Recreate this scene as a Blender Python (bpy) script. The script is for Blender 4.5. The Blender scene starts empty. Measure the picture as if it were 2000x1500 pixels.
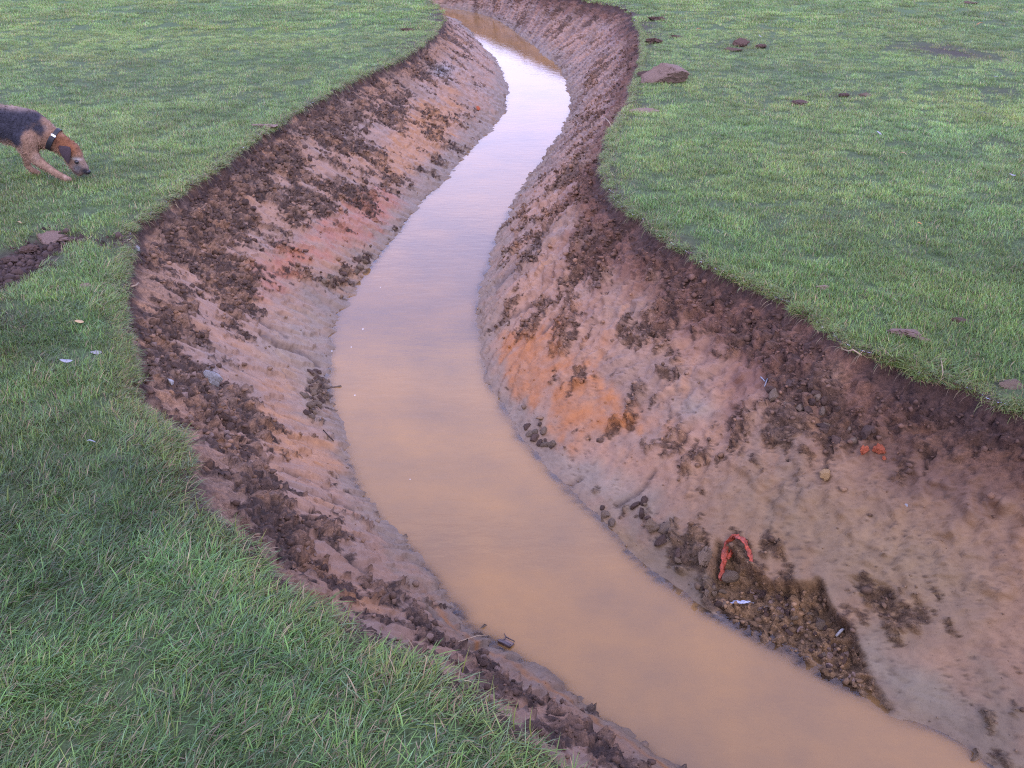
import bpy, bmesh, math, random
import numpy as np
from mathutils import Vector, Matrix, geometry
from mathutils.bvhtree import BVHTree

random.seed(7)
rng = np.random.default_rng(7)
SC = bpy.context.scene
COL = SC.collection
R = math.radians

# ------------------------------------------------------------------ camera, sky, sun, exposure
H, PITCH, FPX = 1.55, 27.8, 1800.0            # eye height (m), tilt down (deg), focal length in photo pixels (2000 wide)
cam = bpy.data.cameras.new('camera')
cam.sensor_width = 36.0
cam.lens = 36.0 * FPX / 2000.0
cam.clip_start, cam.clip_end = 0.05, 500.0
cam_ob = bpy.data.objects.new('camera', cam)
COL.objects.link(cam_ob)
cam_ob.location = (0, 0, H)
cam_ob.rotation_euler = (R(90 - PITCH), 0, 0)
SC.camera = cam_ob

SUN_EL, SUN_AZ = 32.0, 165.0                   # degrees; azimuth clockwise from +Y (the way the camera looks)
world = bpy.data.worlds.new('World')
SC.world = world
world.use_nodes = True
wn, wl = world.node_tree.nodes, world.node_tree.links
wn.clear()
w_out = wn.new('ShaderNodeOutputWorld')
w_bg = wn.new('ShaderNodeBackground')
w_sky = wn.new('ShaderNodeTexSky')
w_sky.sky_type = 'NISHITA'
w_sky.sun_disc = False
w_sky.sun_elevation = R(SUN_EL)
w_sky.sun_rotation = R(SUN_AZ)
w_sky.air_density, w_sky.dust_density, w_sky.ozone_density = 1.0, 1.6, 2.0
w_tc = wn.new('ShaderNodeTexCoord')
w_map = wn.new('ShaderNodeMapping')
w_map.inputs['Scale'].default_value = (1.3, 1.3, 5.5)
w_noise = wn.new('ShaderNodeTexNoise')
w_noise.inputs['Scale'].default_value = 1.7
w_noise.inputs['Detail'].default_value = 5.0
w_ramp = wn.new('ShaderNodeValToRGB')
w_ramp.color_ramp.elements[0].position = 0.36
w_ramp.color_ramp.elements[0].color = (6.8, 8.4, 18.6, 1)
w_ramp.color_ramp.elements[1].position = 0.66
w_ramp.color_ramp.elements[1].color = (13.4, 12.8, 20.5, 1)
w_mix = wn.new('ShaderNodeMix')
w_mix.data_type = 'RGBA'
w_mix.inputs[0].default_value = 0.84
wl.new(w_tc.outputs['Generated'], w_map.inputs['Vector'])
wl.new(w_map.outputs['Vector'], w_noise.inputs['Vector'])
wl.new(w_noise.outputs['Fac'], w_ramp.inputs['Fac'])
wl.new(w_sky.outputs['Color'], w_mix.inputs[6])
wl.new(w_ramp.outputs['Color'], w_mix.inputs[7])
wl.new(w_mix.outputs[2], w_bg.inputs['Color'])
w_bg.inputs['Strength'].default_value = 0.10
wl.new(w_bg.outputs['Background'], w_out.inputs['Surface'])

sun = bpy.data.lights.new('sun', 'SUN')
sun.energy = 0.8
sun.angle = R(28)
sun.color = (1.0, 0.86, 0.76)
sun_ob = bpy.data.objects.new('sun', sun)
COL.objects.link(sun_ob)
sd = Vector((math.sin(R(SUN_AZ)) * math.cos(R(SUN_EL)), math.cos(R(SUN_AZ)) * math.cos(R(SUN_EL)), math.sin(R(SUN_EL))))
sun_ob.rotation_euler = sd.to_track_quat('Z', 'Y').to_euler()

SC.view_settings.view_transform = 'Standard'
SC.view_settings.look = 'None'
SC.view_settings.exposure = 0.95
SC.view_settings.gamma = 1.0
SC.view_settings.use_curve_mapping = False
SC.render.engine = 'CYCLES'
SC.cycles.use_denoising = False
SC.cycles.pixel_filter_type = 'BLACKMAN_HARRIS'
SC.cycles.filter_width = 1.15
SC.cycles.max_bounces = 5
SC.cycles.diffuse_bounces = 2
SC.cycles.transparent_max_bounces = 8

# ------------------------------------------------------------------ helpers
CT, ST = math.cos(R(PITCH)), math.sin(R(PITCH))

def ray(px, py):
    a, b = (px - 1000.0) / FPX, -(py - 750.0) / FPX
    return Vector((a, CT + b * ST, -ST + b * CT))

def un(pts, z):
    """photo pixels -> points on the level plane z"""
    out = []
    for px, py in pts:
        d = ray(px, py)
        k = (z - H) / d.z
        out.append((d.x * k, d.y * k))
    return out

def proj(P):
    """world points (N,3) -> photo pixels (N,2)"""
    x, y, z = P[:, 0], P[:, 1], P[:, 2] - H
    d = y * CT - z * ST
    u = y * ST + z * CT
    d = np.where(d < 0.05, 0.05, d)
    return np.stack([1000 + FPX * x / d, 750 - FPX * u / d], 1)

_grad = rng.normal(size=(512, 3))
_grad /= np.linalg.norm(_grad, axis=1)[:, None]
_perm = rng.permutation(512)

def _h(i, j, k):
    return _perm[(_perm[(_perm[i & 511] + j) & 511] + k) & 511]

def noise(P, scale=1.0, seed=0):
    """gradient noise, about -0.7..0.7"""
    p = np.asarray(P, float) * scale + seed * 17.37
    i = np.floor(p).astype(int)
    f = p - i
    u = f * f * f * (f * (f * 6 - 15) + 10)
    r = 0
    for a in (0, 1):
        wa = u[:, 0] if a else 1 - u[:, 0]
        for b in (0, 1):
            wb = u[:, 1] if b else 1 - u[:, 1]
            for c in (0, 1):
                wc = u[:, 2] if c else 1 - u[:, 2]
                g = _grad[_h(i[:, 0] + a, i[:, 1] + b, i[:, 2] + c)]
                d = (f[:, 0] - a) * g[:, 0] + (f[:, 1] - b) * g[:, 1] + (f[:, 2] - c) * g[:, 2]
                r = r + wa * wb * wc * d
    return r

def fbm(P, scale=1.0, octv=4, seed=0, gain=0.5):
    r, a, s = 0, 1.0, scale
    for o in range(octv):
        r = r + a * noise(P, s, seed + o * 3)
        a *= gain
        s *= 2.03
    return r

_rnd = rng.random((512, 3))

def cells(X, Y, scale, seed=0):
    """2D cellular noise: distance to the nearest point and that cell's random value"""
    x, y = X * scale + seed * 7.7, Y * scale + seed * 3.1
    ix, iy = np.floor(x).astype(int), np.floor(y).astype(int)
    best = np.full(x.shape, 9.0)
    val = np.zeros(x.shape)
    for a in (-1, 0, 1):
        for b in (-1, 0, 1):
            h = _h(ix + a, iy + b, np.full(ix.shape, seed))
            dx = ix + a + _rnd[h, 0] - x
            dy = iy + b + _rnd[h, 1] - y
            d = np.sqrt(dx * dx + dy * dy)
            m = d < best
            best = np.where(m, d, best)
            val = np.where(m, _rnd[h, 2], val)
    return best, val

def sst(a, b, x):
    t = np.clip((x - a) / (b - a), 0, 1)
    return t * t * (3 - 2 * t)

def mixc(A, B, t):
    return A + (np.asarray(B, float)[None, :] - A) * np.clip(t, 0, 1)[:, None]

def mesh_np(name, V, F, mat, cols=None, smooth=True, extra=None):
    """one mesh object from numpy vertices and equal-sized faces"""
    me = bpy.data.meshes.new(name)
    V = np.asarray(V, np.float32)
    F = np.asarray(F, np.int32)
    n = F.shape[1]
    me.vertices.add(len(V))
    me.vertices.foreach_set('co', V.ravel())
    me.loops.add(F.size)
    me.loops.foreach_set('vertex_index', F.ravel())
    me.polygons.add(len(F))
    me.polygons.foreach_set('loop_start', np.arange(0, F.size, n, dtype=np.int32))
    me.polygons.foreach_set('loop_total', np.full(len(F), n, np.int32))
    if smooth:
        me.polygons.foreach_set('use_smooth', np.ones(len(F), bool))
    if cols is not None:
        at = me.attributes.new('Col', 'FLOAT_COLOR', 'POINT')
        c = np.ones((len(V), 4), np.float32)
        c[:, :3] = cols
        at.data.foreach_set('color', c.ravel())
    for k, v in (extra or {}).items():
        at = me.attributes.new(k, 'FLOAT', 'POINT')
        at.data.foreach_set('value', np.asarray(v, np.float32))
    me.update(calc_edges=True)
    me.validate()
    if mat:
        me.materials.append(mat)
    o = bpy.data.objects.new(name, me)
    COL.objects.link(o)
    return o

def tag(o, label=None, cat=None, group=None, kind=None):
    for k, v in (('label', label), ('category', cat), ('group', group), ('kind', kind)):
        if v:
            o[k] = v
    return o

class NT:
    """a small material builder"""
    def __init__(self, name):
        self.m = bpy.data.materials.new(name)
        self.m.use_nodes = True
        self.n, self.l = self.m.node_tree.nodes, self.m.node_tree.links
        self.b = self.n['Principled BSDF']
        self.tc = self.n.new('ShaderNodeTexCoord')
    def noise(self, scale, detail=4, rough=0.6, vec=None):
        t = self.n.new('ShaderNodeTexNoise')
        t.inputs['Scale'].default_value = scale
        t.inputs['Detail'].default_value = detail
        t.inputs['Roughness'].default_value = rough
        self.l.new(vec or self.tc.outputs['Object'], t.inputs['Vector'])
        return t.outputs['Fac']
    def attr(self, name, typ='GEOMETRY'):
        a = self.n.new('ShaderNodeAttribute')
        a.attribute_name = name
        a.attribute_type = typ
        return a
    def ramp(self, fac, stops):
        r = self.n.new('ShaderNodeValToRGB')
        e = r.color_ramp.elements
        while len(e) < len(stops):
            e.new(0.5)
        for q, (p, c) in zip(e, stops):
            q.position = p
            q.color = (*c, 1) if len(c) == 3 else c
        self.l.new(fac, r.inputs['Fac'])
        return r.outputs['Color']
    def mix(self, a, b, fac, mode='MIX'):
        x = self.n.new('ShaderNodeMix')
        x.data_type = 'RGBA'
        x.blend_type = mode
        for sock, v in ((x.inputs[0], fac), (x.inputs[6], a), (x.inputs[7], b)):
            if hasattr(v, 'is_output'):
                self.l.new(v, sock)
            elif isinstance(v, (int, float)):
                sock.default_value = v
            else:
                sock.default_value = (*v, 1)
        return x.outputs[2]
    def math(self, op, a, b=None):
        x = self.n.new('ShaderNodeMath')
        x.operation = op
        for s, v in ((x.inputs[0], a), (x.inputs[1], b)):
            if v is None:
                continue
            if hasattr(v, 'is_output'):
                self.l.new(v, s)
            else:
                s.default_value = v
        return x.outputs[0]
    def bump(self, hgt, dist, strength=1.0, normal=None):
        x = self.n.new('ShaderNodeBump')
        x.inputs['Distance'].default_value = dist
        x.inputs['Strength'].default_value = strength
        self.l.new(hgt, x.inputs['Height'])
        if normal:
            self.l.new(normal, x.inputs['Normal'])
        return x.outputs['Normal']
    def set(self, **k):
        names = {'color': 'Base Color', 'rough': 'Roughness', 'normal': 'Normal', 'spec': 'Specular IOR Level', 'ior': 'IOR',
                 'sheen': 'Sheen Weight', 'sub': 'Subsurface Weight'}
        for a, v in k.items():
            s = self.b.inputs[names[a]]
            if hasattr(v, 'is_output'):
                self.l.new(v, s)
            elif isinstance(v, (int, float)):
                s.default_value = v
            else:
                s.default_value = (*v, 1)
        return self.m

# ------------------------------------------------------------------ materials
def mat_bank():
    t = NT('clay_bank')
    c = t.attr('Col').outputs['Color']
    sm = t.attr('Smooth').outputs['Fac']
    f1 = t.noise(55, 6, 0.65)
    f2 = t.noise(240, 4, 0.7)
    rough_c = t.mix(c, t.ramp(f1, [(0.3, (0.5, 0.48, 0.48)), (0.7, (1.4, 1.4, 1.4))]), 1.0, 'MULTIPLY')
    rough_c = t.mix(rough_c, t.ramp(f2, [(0.32, (0.5, 0.48, 0.5)), (0.5, (1, 1, 1)), (0.72, (1.4, 1.38, 1.35))]), 0.9, 'MULTIPLY')
    # smeared clay: faint mottling, a few small dark flecks
    f3 = t.noise(18, 5, 0.6)
    sm_c = t.mix(c, t.ramp(f3, [(0.3, (0.84, 0.82, 0.82)), (0.7, (1.12, 1.12, 1.12))]), 1.0, 'MULTIPLY')
    sm_c = t.mix(sm_c, t.ramp(t.noise(95, 5, 0.75), [(0.30, (0.42, 0.38, 0.36)), (0.40, (1, 1, 1)), (0.75, (1.1, 1.1, 1.1))]), 0.85, 'MULTIPLY')
    c = t.mix(rough_c, sm_c, sm)
    ro = t.ramp(sm, [(0.0, (0.92,) * 3), (1.0, (0.58,) * 3)])
    hgt = t.math('ADD', t.math('MULTIPLY', f1, 0.7), t.math('MULTIPLY', f2, 0.35))
    k = t.math('SUBTRACT', 1.0, t.math('MULTIPLY', sm, 0.72))
    return t.set(color=c, rough=ro, spec=0.32, normal=t.bump(t.math('MULTIPLY', hgt, k), 0.013, 0.85))

def mat_soil(name, tint=(1, 1, 1)):
    t = NT(name)
    c = t.attr('Col').outputs['Color']
    f1 = t.noise(40, 5, 0.65)
    f2 = t.noise(220, 4, 0.7)
    c = t.mix(c, t.ramp(f1, [(0.3, (0.6, 0.6, 0.6)), (0.7, (1.3, 1.3, 1.3))]), 1.0, 'MULTIPLY')
    c = t.mix(c, t.ramp(f2, [(0.32, (0.6, 0.6, 0.6)), (0.7, (1.3, 1.3, 1.3))]), 0.7, 'MULTIPLY')
    return t.set(color=c, rough=0.92, spec=0.2, normal=t.bump(t.math('ADD', f1, f2), 0.006, 0.8))

def mat_lump(name, a, b, rough=0.9, sc=30.0, bump=0.006, spec=0.2):
    """mottled stone, clod or litter colour between a and b, a little different on every object"""
    t = NT(name)
    oi = t.n.new('ShaderNodeObjectInfo')
    f1, f2 = t.noise(sc, 5, 0.65), t.noise(sc * 6, 3, 0.7)
    c = t.mix(a, b, t.ramp(f1, [(0.35, (0, 0, 0)), (0.65, (1, 1, 1))]))
    c = t.mix(c, t.ramp(f2, [(0.3, (0.6, 0.6, 0.6)), (0.7, (1.3, 1.3, 1.3))]), 0.8, 'MULTIPLY')
    c = t.mix(c, t.ramp(oi.outputs['Random'], [(0.0, (0.75, 0.75, 0.75)), (1.0, (1.2, 1.18, 1.15))]), 1.0, 'MULTIPLY')
    return t.set(color=c, rough=rough, spec=spec, normal=t.bump(t.math('ADD', f1, f2), bump, 0.8))

def mat_grass():
    t = NT('grass_blade')
    c = t.attr('Col').outputs['Color']
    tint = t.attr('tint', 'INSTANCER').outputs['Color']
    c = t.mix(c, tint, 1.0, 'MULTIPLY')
    t.set(color=c, rough=0.40, spec=0.42)
    tr = t.n.new('ShaderNodeBsdfTranslucent')
    t.l.new(c, tr.inputs['Color'])
    mx = t.n.new('ShaderNodeMixShader')
    mx.inputs[0].default_value = 0.34
    t.l.new(t.b.outputs[0], mx.inputs[1])
    t.l.new(tr.outputs[0], mx.inputs[2])
    t.l.new(mx.outputs[0], t.n['Material Output'].inputs['Surface'])
    return t.m

def mat_water():
    t = NT('muddy_water')
    f = t.noise(0.9, 4, 0.55)
    f2 = t.noise(3.2, 4, 0.6)
    c = t.ramp(t.math('ADD', t.math('MULTIPLY', f, 0.6), t.math('MULTIPLY', f2, 0.4)),
               [(0.36, (0.185, 0.108, 0.048)), (0.62, (0.285, 0.150, 0.047))])
    mp = t.n.new('ShaderNodeMapping')
    mp.inputs['Scale'].default_value = (1.0, 2.2, 1.0)
    t.l.new(t.tc.outputs['Object'], mp.inputs['Vector'])
    rip = t.noise(9, 3, 0.5, mp.outputs['Vector'])
    nrm = t.bump(rip, 0.0011, 1.0)
    t.set(color=c, rough=0.035, ior=1.333, normal=nrm)
    # thin water over the mud at the very edge lets the bank show through
    tp = t.n.new('ShaderNodeBsdfTransparent')
    gl = t.n.new('ShaderNodeBsdfGlossy')
    gl.inputs['Roughness'].default_value = 0.035
    t.l.new(nrm, gl.inputs['Normal'])
    fr = t.n.new('ShaderNodeFresnel')
    fr.inputs['IOR'].default_value = 1.333
    thin = t.n.new('ShaderNodeMixShader')
    t.l.new(fr.outputs[0], thin.inputs[0])
    t.l.new(tp.outputs[0], thin.inputs[1])
    t.l.new(gl.outputs[0], thin.inputs[2])
    mx = t.n.new('ShaderNodeMixShader')
    t.l.new(t.attr('Murk').outputs['Fac'], mx.inputs[0])
    t.l.new(thin.outputs[0], mx.inputs[1])
    t.l.new(t.b.outputs[0], mx.inputs[2])
    t.l.new(mx.outputs[0], t.n['Material Output'].inputs['Surface'])
    return t.m

def mat_plain(name, c, rough=0.6, spec=0.4, vary=0.25, sc=60.0):
    t = NT(name)
    f = t.noise(sc, 4, 0.6)
    lo, hi = tuple(x * (1 - vary) for x in c), tuple(min(1, x * (1 + vary)) for x in c)
    return t.set(color=t.ramp(f, [(0.3, lo), (0.7, hi)]), rough=rough, spec=spec, normal=t.bump(f, 0.002, 0.5))

def mat_vcol(name, rough=0.8, sc=220.0, spec=0.2):
    t = NT(name)
    c = t.attr('Col').outputs['Color']
    f = t.noise(sc, 4, 0.7)
    c = t.mix(c, t.ramp(f, [(0.3, (0.65, 0.65, 0.65)), (0.7, (1.3, 1.3, 1.3))]), 0.8, 'MULTIPLY')
    return t.set(color=c, rough=rough, spec=spec, normal=t.bump(f, 0.006, 0.7))

M_BANK, M_LAWN, M_GRASS, M_WATER = mat_bank(), mat_soil('lawn_soil'), mat_grass(), mat_water()
M_CRUMB = mat_vcol('soil_crumb', 0.95, 120)
M_CLOD_DARK = mat_lump('dark_clod', (0.060, 0.036, 0.028), (0.125, 0.078, 0.055))
M_CLOD_CLAY = mat_lump('clay_clod', (0.20, 0.135, 0.105), (0.30, 0.20, 0.15))
M_CLOD_GREY = mat_lump('grey_clod', (0.125, 0.086, 0.056), (0.225, 0.160, 0.108))
M_STONE = mat_lump('pale_stone', (0.28, 0.27, 0.27), (0.44, 0.42, 0.40), 0.7)
M_BRICK = mat_lump('brick_bit', (0.30, 0.075, 0.035), (0.45, 0.125, 0.055), 0.85, 45)
M_SAND = mat_lump('sandstone_bit', (0.40, 0.24, 0.10), (0.55, 0.36, 0.17), 0.85, 45)
M_WHITE = mat_lump('white_scrap', (0.55, 0.57, 0.68), (0.82, 0.84, 0.92), 0.5, 30, 0.004, 0.5)
M_RED = mat_lump('red_plastic', (0.17, 0.040, 0.024), (0.44, 0.070, 0.030), 0.5, 45, 0.004, 0.5)
M_WOOD = mat_plain('wet_wood', (0.050, 0.030, 0.026), 0.5, 0.5, 0.4, 90)
M_WOOD_PALE = mat_plain('wet_wood_pale', (0.15, 0.095, 0.075), 0.6, 0.4, 0.3, 90)
M_ROOT = mat_plain('root', (0.33, 0.24, 0.15), 0.8, 0.2, 0.3, 80)
M_LEAF_OR = mat_plain('dry_leaf_orange', (0.50, 0.20, 0.06), 0.7, 0.3)
M_LEAF_PALE = mat_plain('dry_leaf_pale', (0.27, 0.27, 0.28), 0.7, 0.3)
M_LEAF_TAN = mat_plain('dry_leaf_tan', (0.40, 0.27, 0.13), 0.7, 0.3)
M_TWIG = mat_plain('twig', (0.055, 0.036, 0.028), 0.8, 0.2)

# ------------------------------------------------------------------ the ditch in plan
D = 0.70                                       # water lies this far below the grass
P_EL = [(862,50),(830,85),(790,110),(740,135),(700,150),(650,180),(600,205),(540,245),(490,275),(444,318),(400,344),(340,380),(288,420),(258,448),(252,500),(240,548),(230,580),(236,620),(244,660),(256,684),(258,732),(262,772),(292,796),(320,828),(344,860),(356,896),(384,972),(424,1024),(490,1060),(540,1136),(624,1176),(700,1226),(756,1260),(844,1284),(868,1324),(912,1348),(968,1392),(1020,1456),(1092,1500)]
P_ER = [(1228,16),(1240,40),(1254,64),(1254,120),(1237,160),(1228,208),(1186,264),(1180,300),(1177,345),(1192,372),(1210,400),(1264,432),(1310,475),(1360,505),(1430,540),(1500,572),(1560,605),(1610,640),(1650,675),(1700,690),(1760,705),(1830,735),(1900,762),(1960,785),(2000,800)]
P_SL = [(934,84),(976,126),(991,168),(991,198),(982,219),(964,243),(940,267),(907,303),(880,336),(856,363),(814,402),(784,447),(716,532),(680,576),(648,632),(640,700),(640,740),(648,812),(676,892),(705,970),(748,1028),(796,1072),(848,1128),(892,1188),(924,1228),(964,1252),(1040,1304),(1100,1352),(1180,1412),(1260,1476),(1300,1500)]
P_SR = [(1015,66),(1060,102),(1099,132),(1111,162),(1120,198),(1105,249),(1078,291),(1045,339),(997,411),(976,455),(952,518),(932,578),(932,642),(944,698),(956,754),(988,810),(1016,858),(1056,902),(1080,934),(1120,978),(1184,1026),(1240,1100),(1320,1156),(1408,1216),(1472,1244),(1544,1292),(1640,1340),(1708,1376),(1752,1396),(1840,1428),(1920,1484),(1940,1500)]
def full(px, z, far):
    c = far + un(px, z)
    x, y = c[-1]
    return np.array(c + [(x + 0.7 * t, y - 0.71 * t) for t in (0.6, 1.5, 3, 5, 8)])
C_EL = full(P_EL, 0, [(-16, 23.6), (-8, 22.4), (-4, 20.9), (-2.3, 19.2), (-1.45, 17.3), (-1.06, 15.2)])
C_SL = full(P_SL, -D, [(-16, 25.0), (-8.6, 24.2), (-4.6, 23.3), (-2.4, 22.3), (-1.25, 21.0), (-0.85, 19.0)])
C_SR = full(P_SR, -D, [(-16, 25.9), (-8.6, 25.3), (-4.5, 24.6), (-2.2, 23.7), (-0.95, 22.4), (-0.3, 20.7)])
C_ER = full(P_ER, 0, [(-16, 27.0), (-8.5, 26.6), (-5, 26.2), (-2.6, 25.2), (-0.95, 23.6), (-0.1, 21.3), (0.48, 19.2), (0.92, 17.9), (1.35, 17.0)])

def resample(C, step_of):
    """smooth a polyline and resample it with a step that grows with distance from the camera"""
    for _ in range(2):                          # Chaikin
        a, b = C[:-1], C[1:]
        q = np.empty((2 * len(a), 2))
        q[0::2], q[1::2] = 0.75 * a + 0.25 * b, 0.25 * a + 0.75 * b
        C = np.vstack([C[:1], q, C[-1:]])
    seg = np.linalg.norm(np.diff(C, axis=0), axis=1)
    S = np.concatenate([[0], np.cumsum(seg)])
    s, out = 0.0, []
    while s < S[-1]:
        p = (np.interp(s, S, C[:, 0]), np.interp(s, S, C[:, 1]))
        out.append((s,) + p)
        s += step_of(math.hypot(p[0], p[1] - 0.0) + 0.6)
    return np.array(out)                        # s, x, y

def pair(E, S):
    """for every point of curve E the matching point of curve S (dynamic time warping, smoothed)"""
    def even(C, n):
        s = np.concatenate([[0], np.cumsum(np.linalg.norm(np.diff(C, axis=0), axis=1))])
        t = np.linspace(0, s[-1], n)
        return np.stack([np.interp(t, s, C[:, 0]), np.interp(t, s, C[:, 1])], 1), t
    n = 300
    A, ta = even(E, n)
    B, tb = even(S, n)
    cost = ((A[:, None, :] - B[None, :, :]) ** 2).sum(2)
    acc = np.full((n, n), 1e18)
    acc[0] = np.cumsum(cost[0]); acc[:, 0] = np.cumsum(cost[:, 0])
    cl = cost.tolist(); ac = acc.tolist()
    for i in range(1, n):
        ri, rp, ci = ac[i], ac[i - 1], cl[i]
        for j in range(1, n):
            ri[j] = ci[j] + min(rp[j], ri[j - 1], rp[j - 1])
    i = j = n - 1
    m = [[] for _ in range(n)]
    m[i].append(j)
    while i > 0 or j > 0:
        o = [(ac[i - 1][j - 1] if i and j else 1e19, i - 1, j - 1), (ac[i - 1][j] if i else 1e19, i - 1, j), (ac[i][j - 1] if j else 1e19, i, j - 1)]
        _, i, j = min(o)
        m[i].append(j)
    f = np.array([np.mean(v) for v in m])
    for w in (41, 31):
        pad = w // 2
        g = np.concatenate([np.full(pad, f[0]), f, np.full(pad, f[-1])])
        sm = np.convolve(g, np.ones(w) / w, 'valid')
        k = np.minimum(np.minimum(np.arange(n), np.arange(n)[::-1]) / pad, 1)
        f = f * (1 - k) + sm * k
    return ta, np.interp(f, np.arange(n), tb), tb

def bank(name, CE, CS, side):
    step = lambda d: min(max(0.0027 * d, 0.0068), 0.25)
    E = resample(CE, step)
    S = resample(CS, lambda d: 0.03)
    ta, tmap, tb = pair(E[:, 1:], S[:, 1:])
    scale = S[-1, 0] / tb[-1] if tb[-1] else 1
    # E's own arc length
    eS = E[:, 0]
    ts = np.interp(eS * ta[-1] / eS[-1], ta, tmap) * scale
    sh = np.stack([np.interp(ts, S[:, 0], S[:, 1]), np.interp(ts, S[:, 0], S[:, 2])], 1)
    # ragged turf edge
    wob = np.stack([eS, np.zeros_like(eS), np.zeros_like(eS) + (3 if side > 0 else 9)], 1)
    across = sh - E[:, 1:]
    L = np.linalg.norm(across, axis=1)
    across /= L[:, None]
    w = (0.030 * fbm(wob, 3.2, 2, 4) + 0.034 * fbm(wob, 13, 4, 5, 0.6))
    ed = E[:, 1:] + across * w[:, None]
    ws = 0.016 * fbm(wob, 6, 3, 8)
    sh = sh + across * ws[:, None]
    return dict(name=name, edge=ed, shore=sh, S=eS, across=across, side=side)

BL = bank('ditch_bank_left', C_EL, C_SL, 1)
BR = bank('ditch_bank_right', C_ER, C_SR, -1)

# hand-placed patches read off the photograph: centre x, y, radius x, y, tilt (deg), strength
def blobs(Q, lst):
    r = np.zeros(len(Q))
    for cx, cy, rx, ry, a, s in lst:
        c, n = math.cos(R(a)), math.sin(R(a))
        dx, dy = Q[:, 0] - cx, Q[:, 1] - cy
        u, v = (dx * c + dy * n) / rx, (-dx * n + dy * c) / ry
        r = r + s * np.exp(-(u * u + v * v))
    return r

def polydist(Q, poly):
    """signed distance to a polygon (positive inside), in photo pixels"""
    P = np.array(poly, float)
    N = np.roll(P, -1, 0)
    dmin = np.full(len(Q), 1e9)
    ins = np.zeros(len(Q), bool)
    for (x0, y0), (x1, y1) in zip(P, N):
        ex, ey = x1 - x0, y1 - y0
        t = np.clip(((Q[:, 0] - x0) * ex + (Q[:, 1] - y0) * ey) / (ex * ex + ey * ey), 0, 1)
        d = np.hypot(Q[:, 0] - x0 - t * ex, Q[:, 1] - y0 - t * ey)
        dmin = np.minimum(dmin, d)
        c = ((y0 > Q[:, 1]) != (y1 > Q[:, 1])) & (Q[:, 0] < (x1 - x0) * (Q[:, 1] - y0) / (y1 - y0 + 1e-12) + x0)
        ins ^= c
    return np.where(ins, dmin, -dmin)

CRUMB = {1: [(520,330,90,45,-30,.9),(650,235,110,34,-28,.8),(420,400,90,45,-30,.8),(350,470,70,45,0,.9),(440,560,100,50,20,.9),(600,385,60,40,0,.7),
             (700,300,50,34,0,.7),(750,215,60,30,-30,.7),(690,375,45,36,0,.8),(320,640,60,50,20,.7),(300,705,40,60,0,1.0),(390,760,110,45,35,1.0),
             (480,820,60,32,40,.9),(410,850,90,40,40,.9),(615,775,24,52,10,1.5),(690,520,48,22,-40,.9),(655,552,30,16,0,.8),(880,305,40,20,-35,1.0),
             (520,960,60,16,40,.6),(560,1060,90,22,38,.7),(650,1130,70,20,35,.7),(850,1240,60,20,30,1.0),(950,1300,60,16,35,.9),(1060,1385,120,14,38,.9),
             (720,1200,70,20,25,.6),(1160,1450,80,16,38,.8),(840,110,60,30,-40,.4),
             (540,700,60,50,30,-1.2),(575,590,55,40,0,-.8),(610,890,60,34,35,-1.1),(800,300,50,40,0,-.5),(940,180,50,50,0,-.7),(610,470,50,30,-30,-.5)],
         -1: [(1350,560,110,45,30,.6),(1450,650,130,50,30,.7),(1650,830,80,48,10,1.1),(1600,760,80,40,20,.6),(1290,500,70,40,30,.6),(1780,870,90,36,20,.6),
              (1900,960,70,40,10,.5),(1180,480,60,80,20,.4),(1250,1010,80,34,35,1.0),(1050,850,46,30,40,.9),(1560,1225,120,60,38,1.8),(1320,1070,50,40,30,1.2),
              (1400,1170,50,26,35,1.2),(1720,1160,40,24,30,.8),(1560,930,60,36,10,.4),(1310,690,60,40,20,.5),(1150,620,60,40,20,.5),(1070,730,70,50,30,-.5),(1250,790,80,40,20,-.5),
              (1730,1060,200,100,20,-.9),(1500,1010,120,60,20,-.8),(1800,1320,160,70,30,-.7),(1360,800,46,24,0,-.6),(1190,900,80,40,30,-.6),(1900,1200,100,80,0,-.8)]}
HOLLOW = [(1398,1052),(1440,1082),(1480,1122),(1540,1142),(1600,1130),(1618,1180),(1660,1228),(1690,1290),(1712,1345),(1752,1398),(1640,1350),(1540,1300),(1450,1240),(1380,1170)]

SCAR = [(1650,1125),(1700,1120),(1740,1150),(1760,1190),(1775,1235),(1745,1215),(1705,1190),(1670,1150)]
CRACKS = {1: [[(510,650),(545,672),(590,688),(626,713)], [(505,888),(550,912),(587,927),(640,955)], [(470,950),(492,962),(525,985),(560,1008)], [(655,975),(690,995)],
              [(640,340),(690,385)], [(300,620),(380,680)], [(480,600),(560,660)], [(760,1150),(860,1200)], [(620,1050),(720,1115),(800,1165)], [(930,1330),(1060,1410),(1180,1480)], [(400,430),(470,500)], [(700,300),(780,360)]],
          -1: [[(1040,985),(1090,960),(1130,930)], [(1200,985),(1250,950),(1275,915)], [(1100,610),(1060,650)], [(960,640),(1040,590)], [(970,560),(1050,480)], [(1080,440),(1030,500)]]}
def n_c(P):
    return np.abs(fbm(P, 20, 2, 19))

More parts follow.
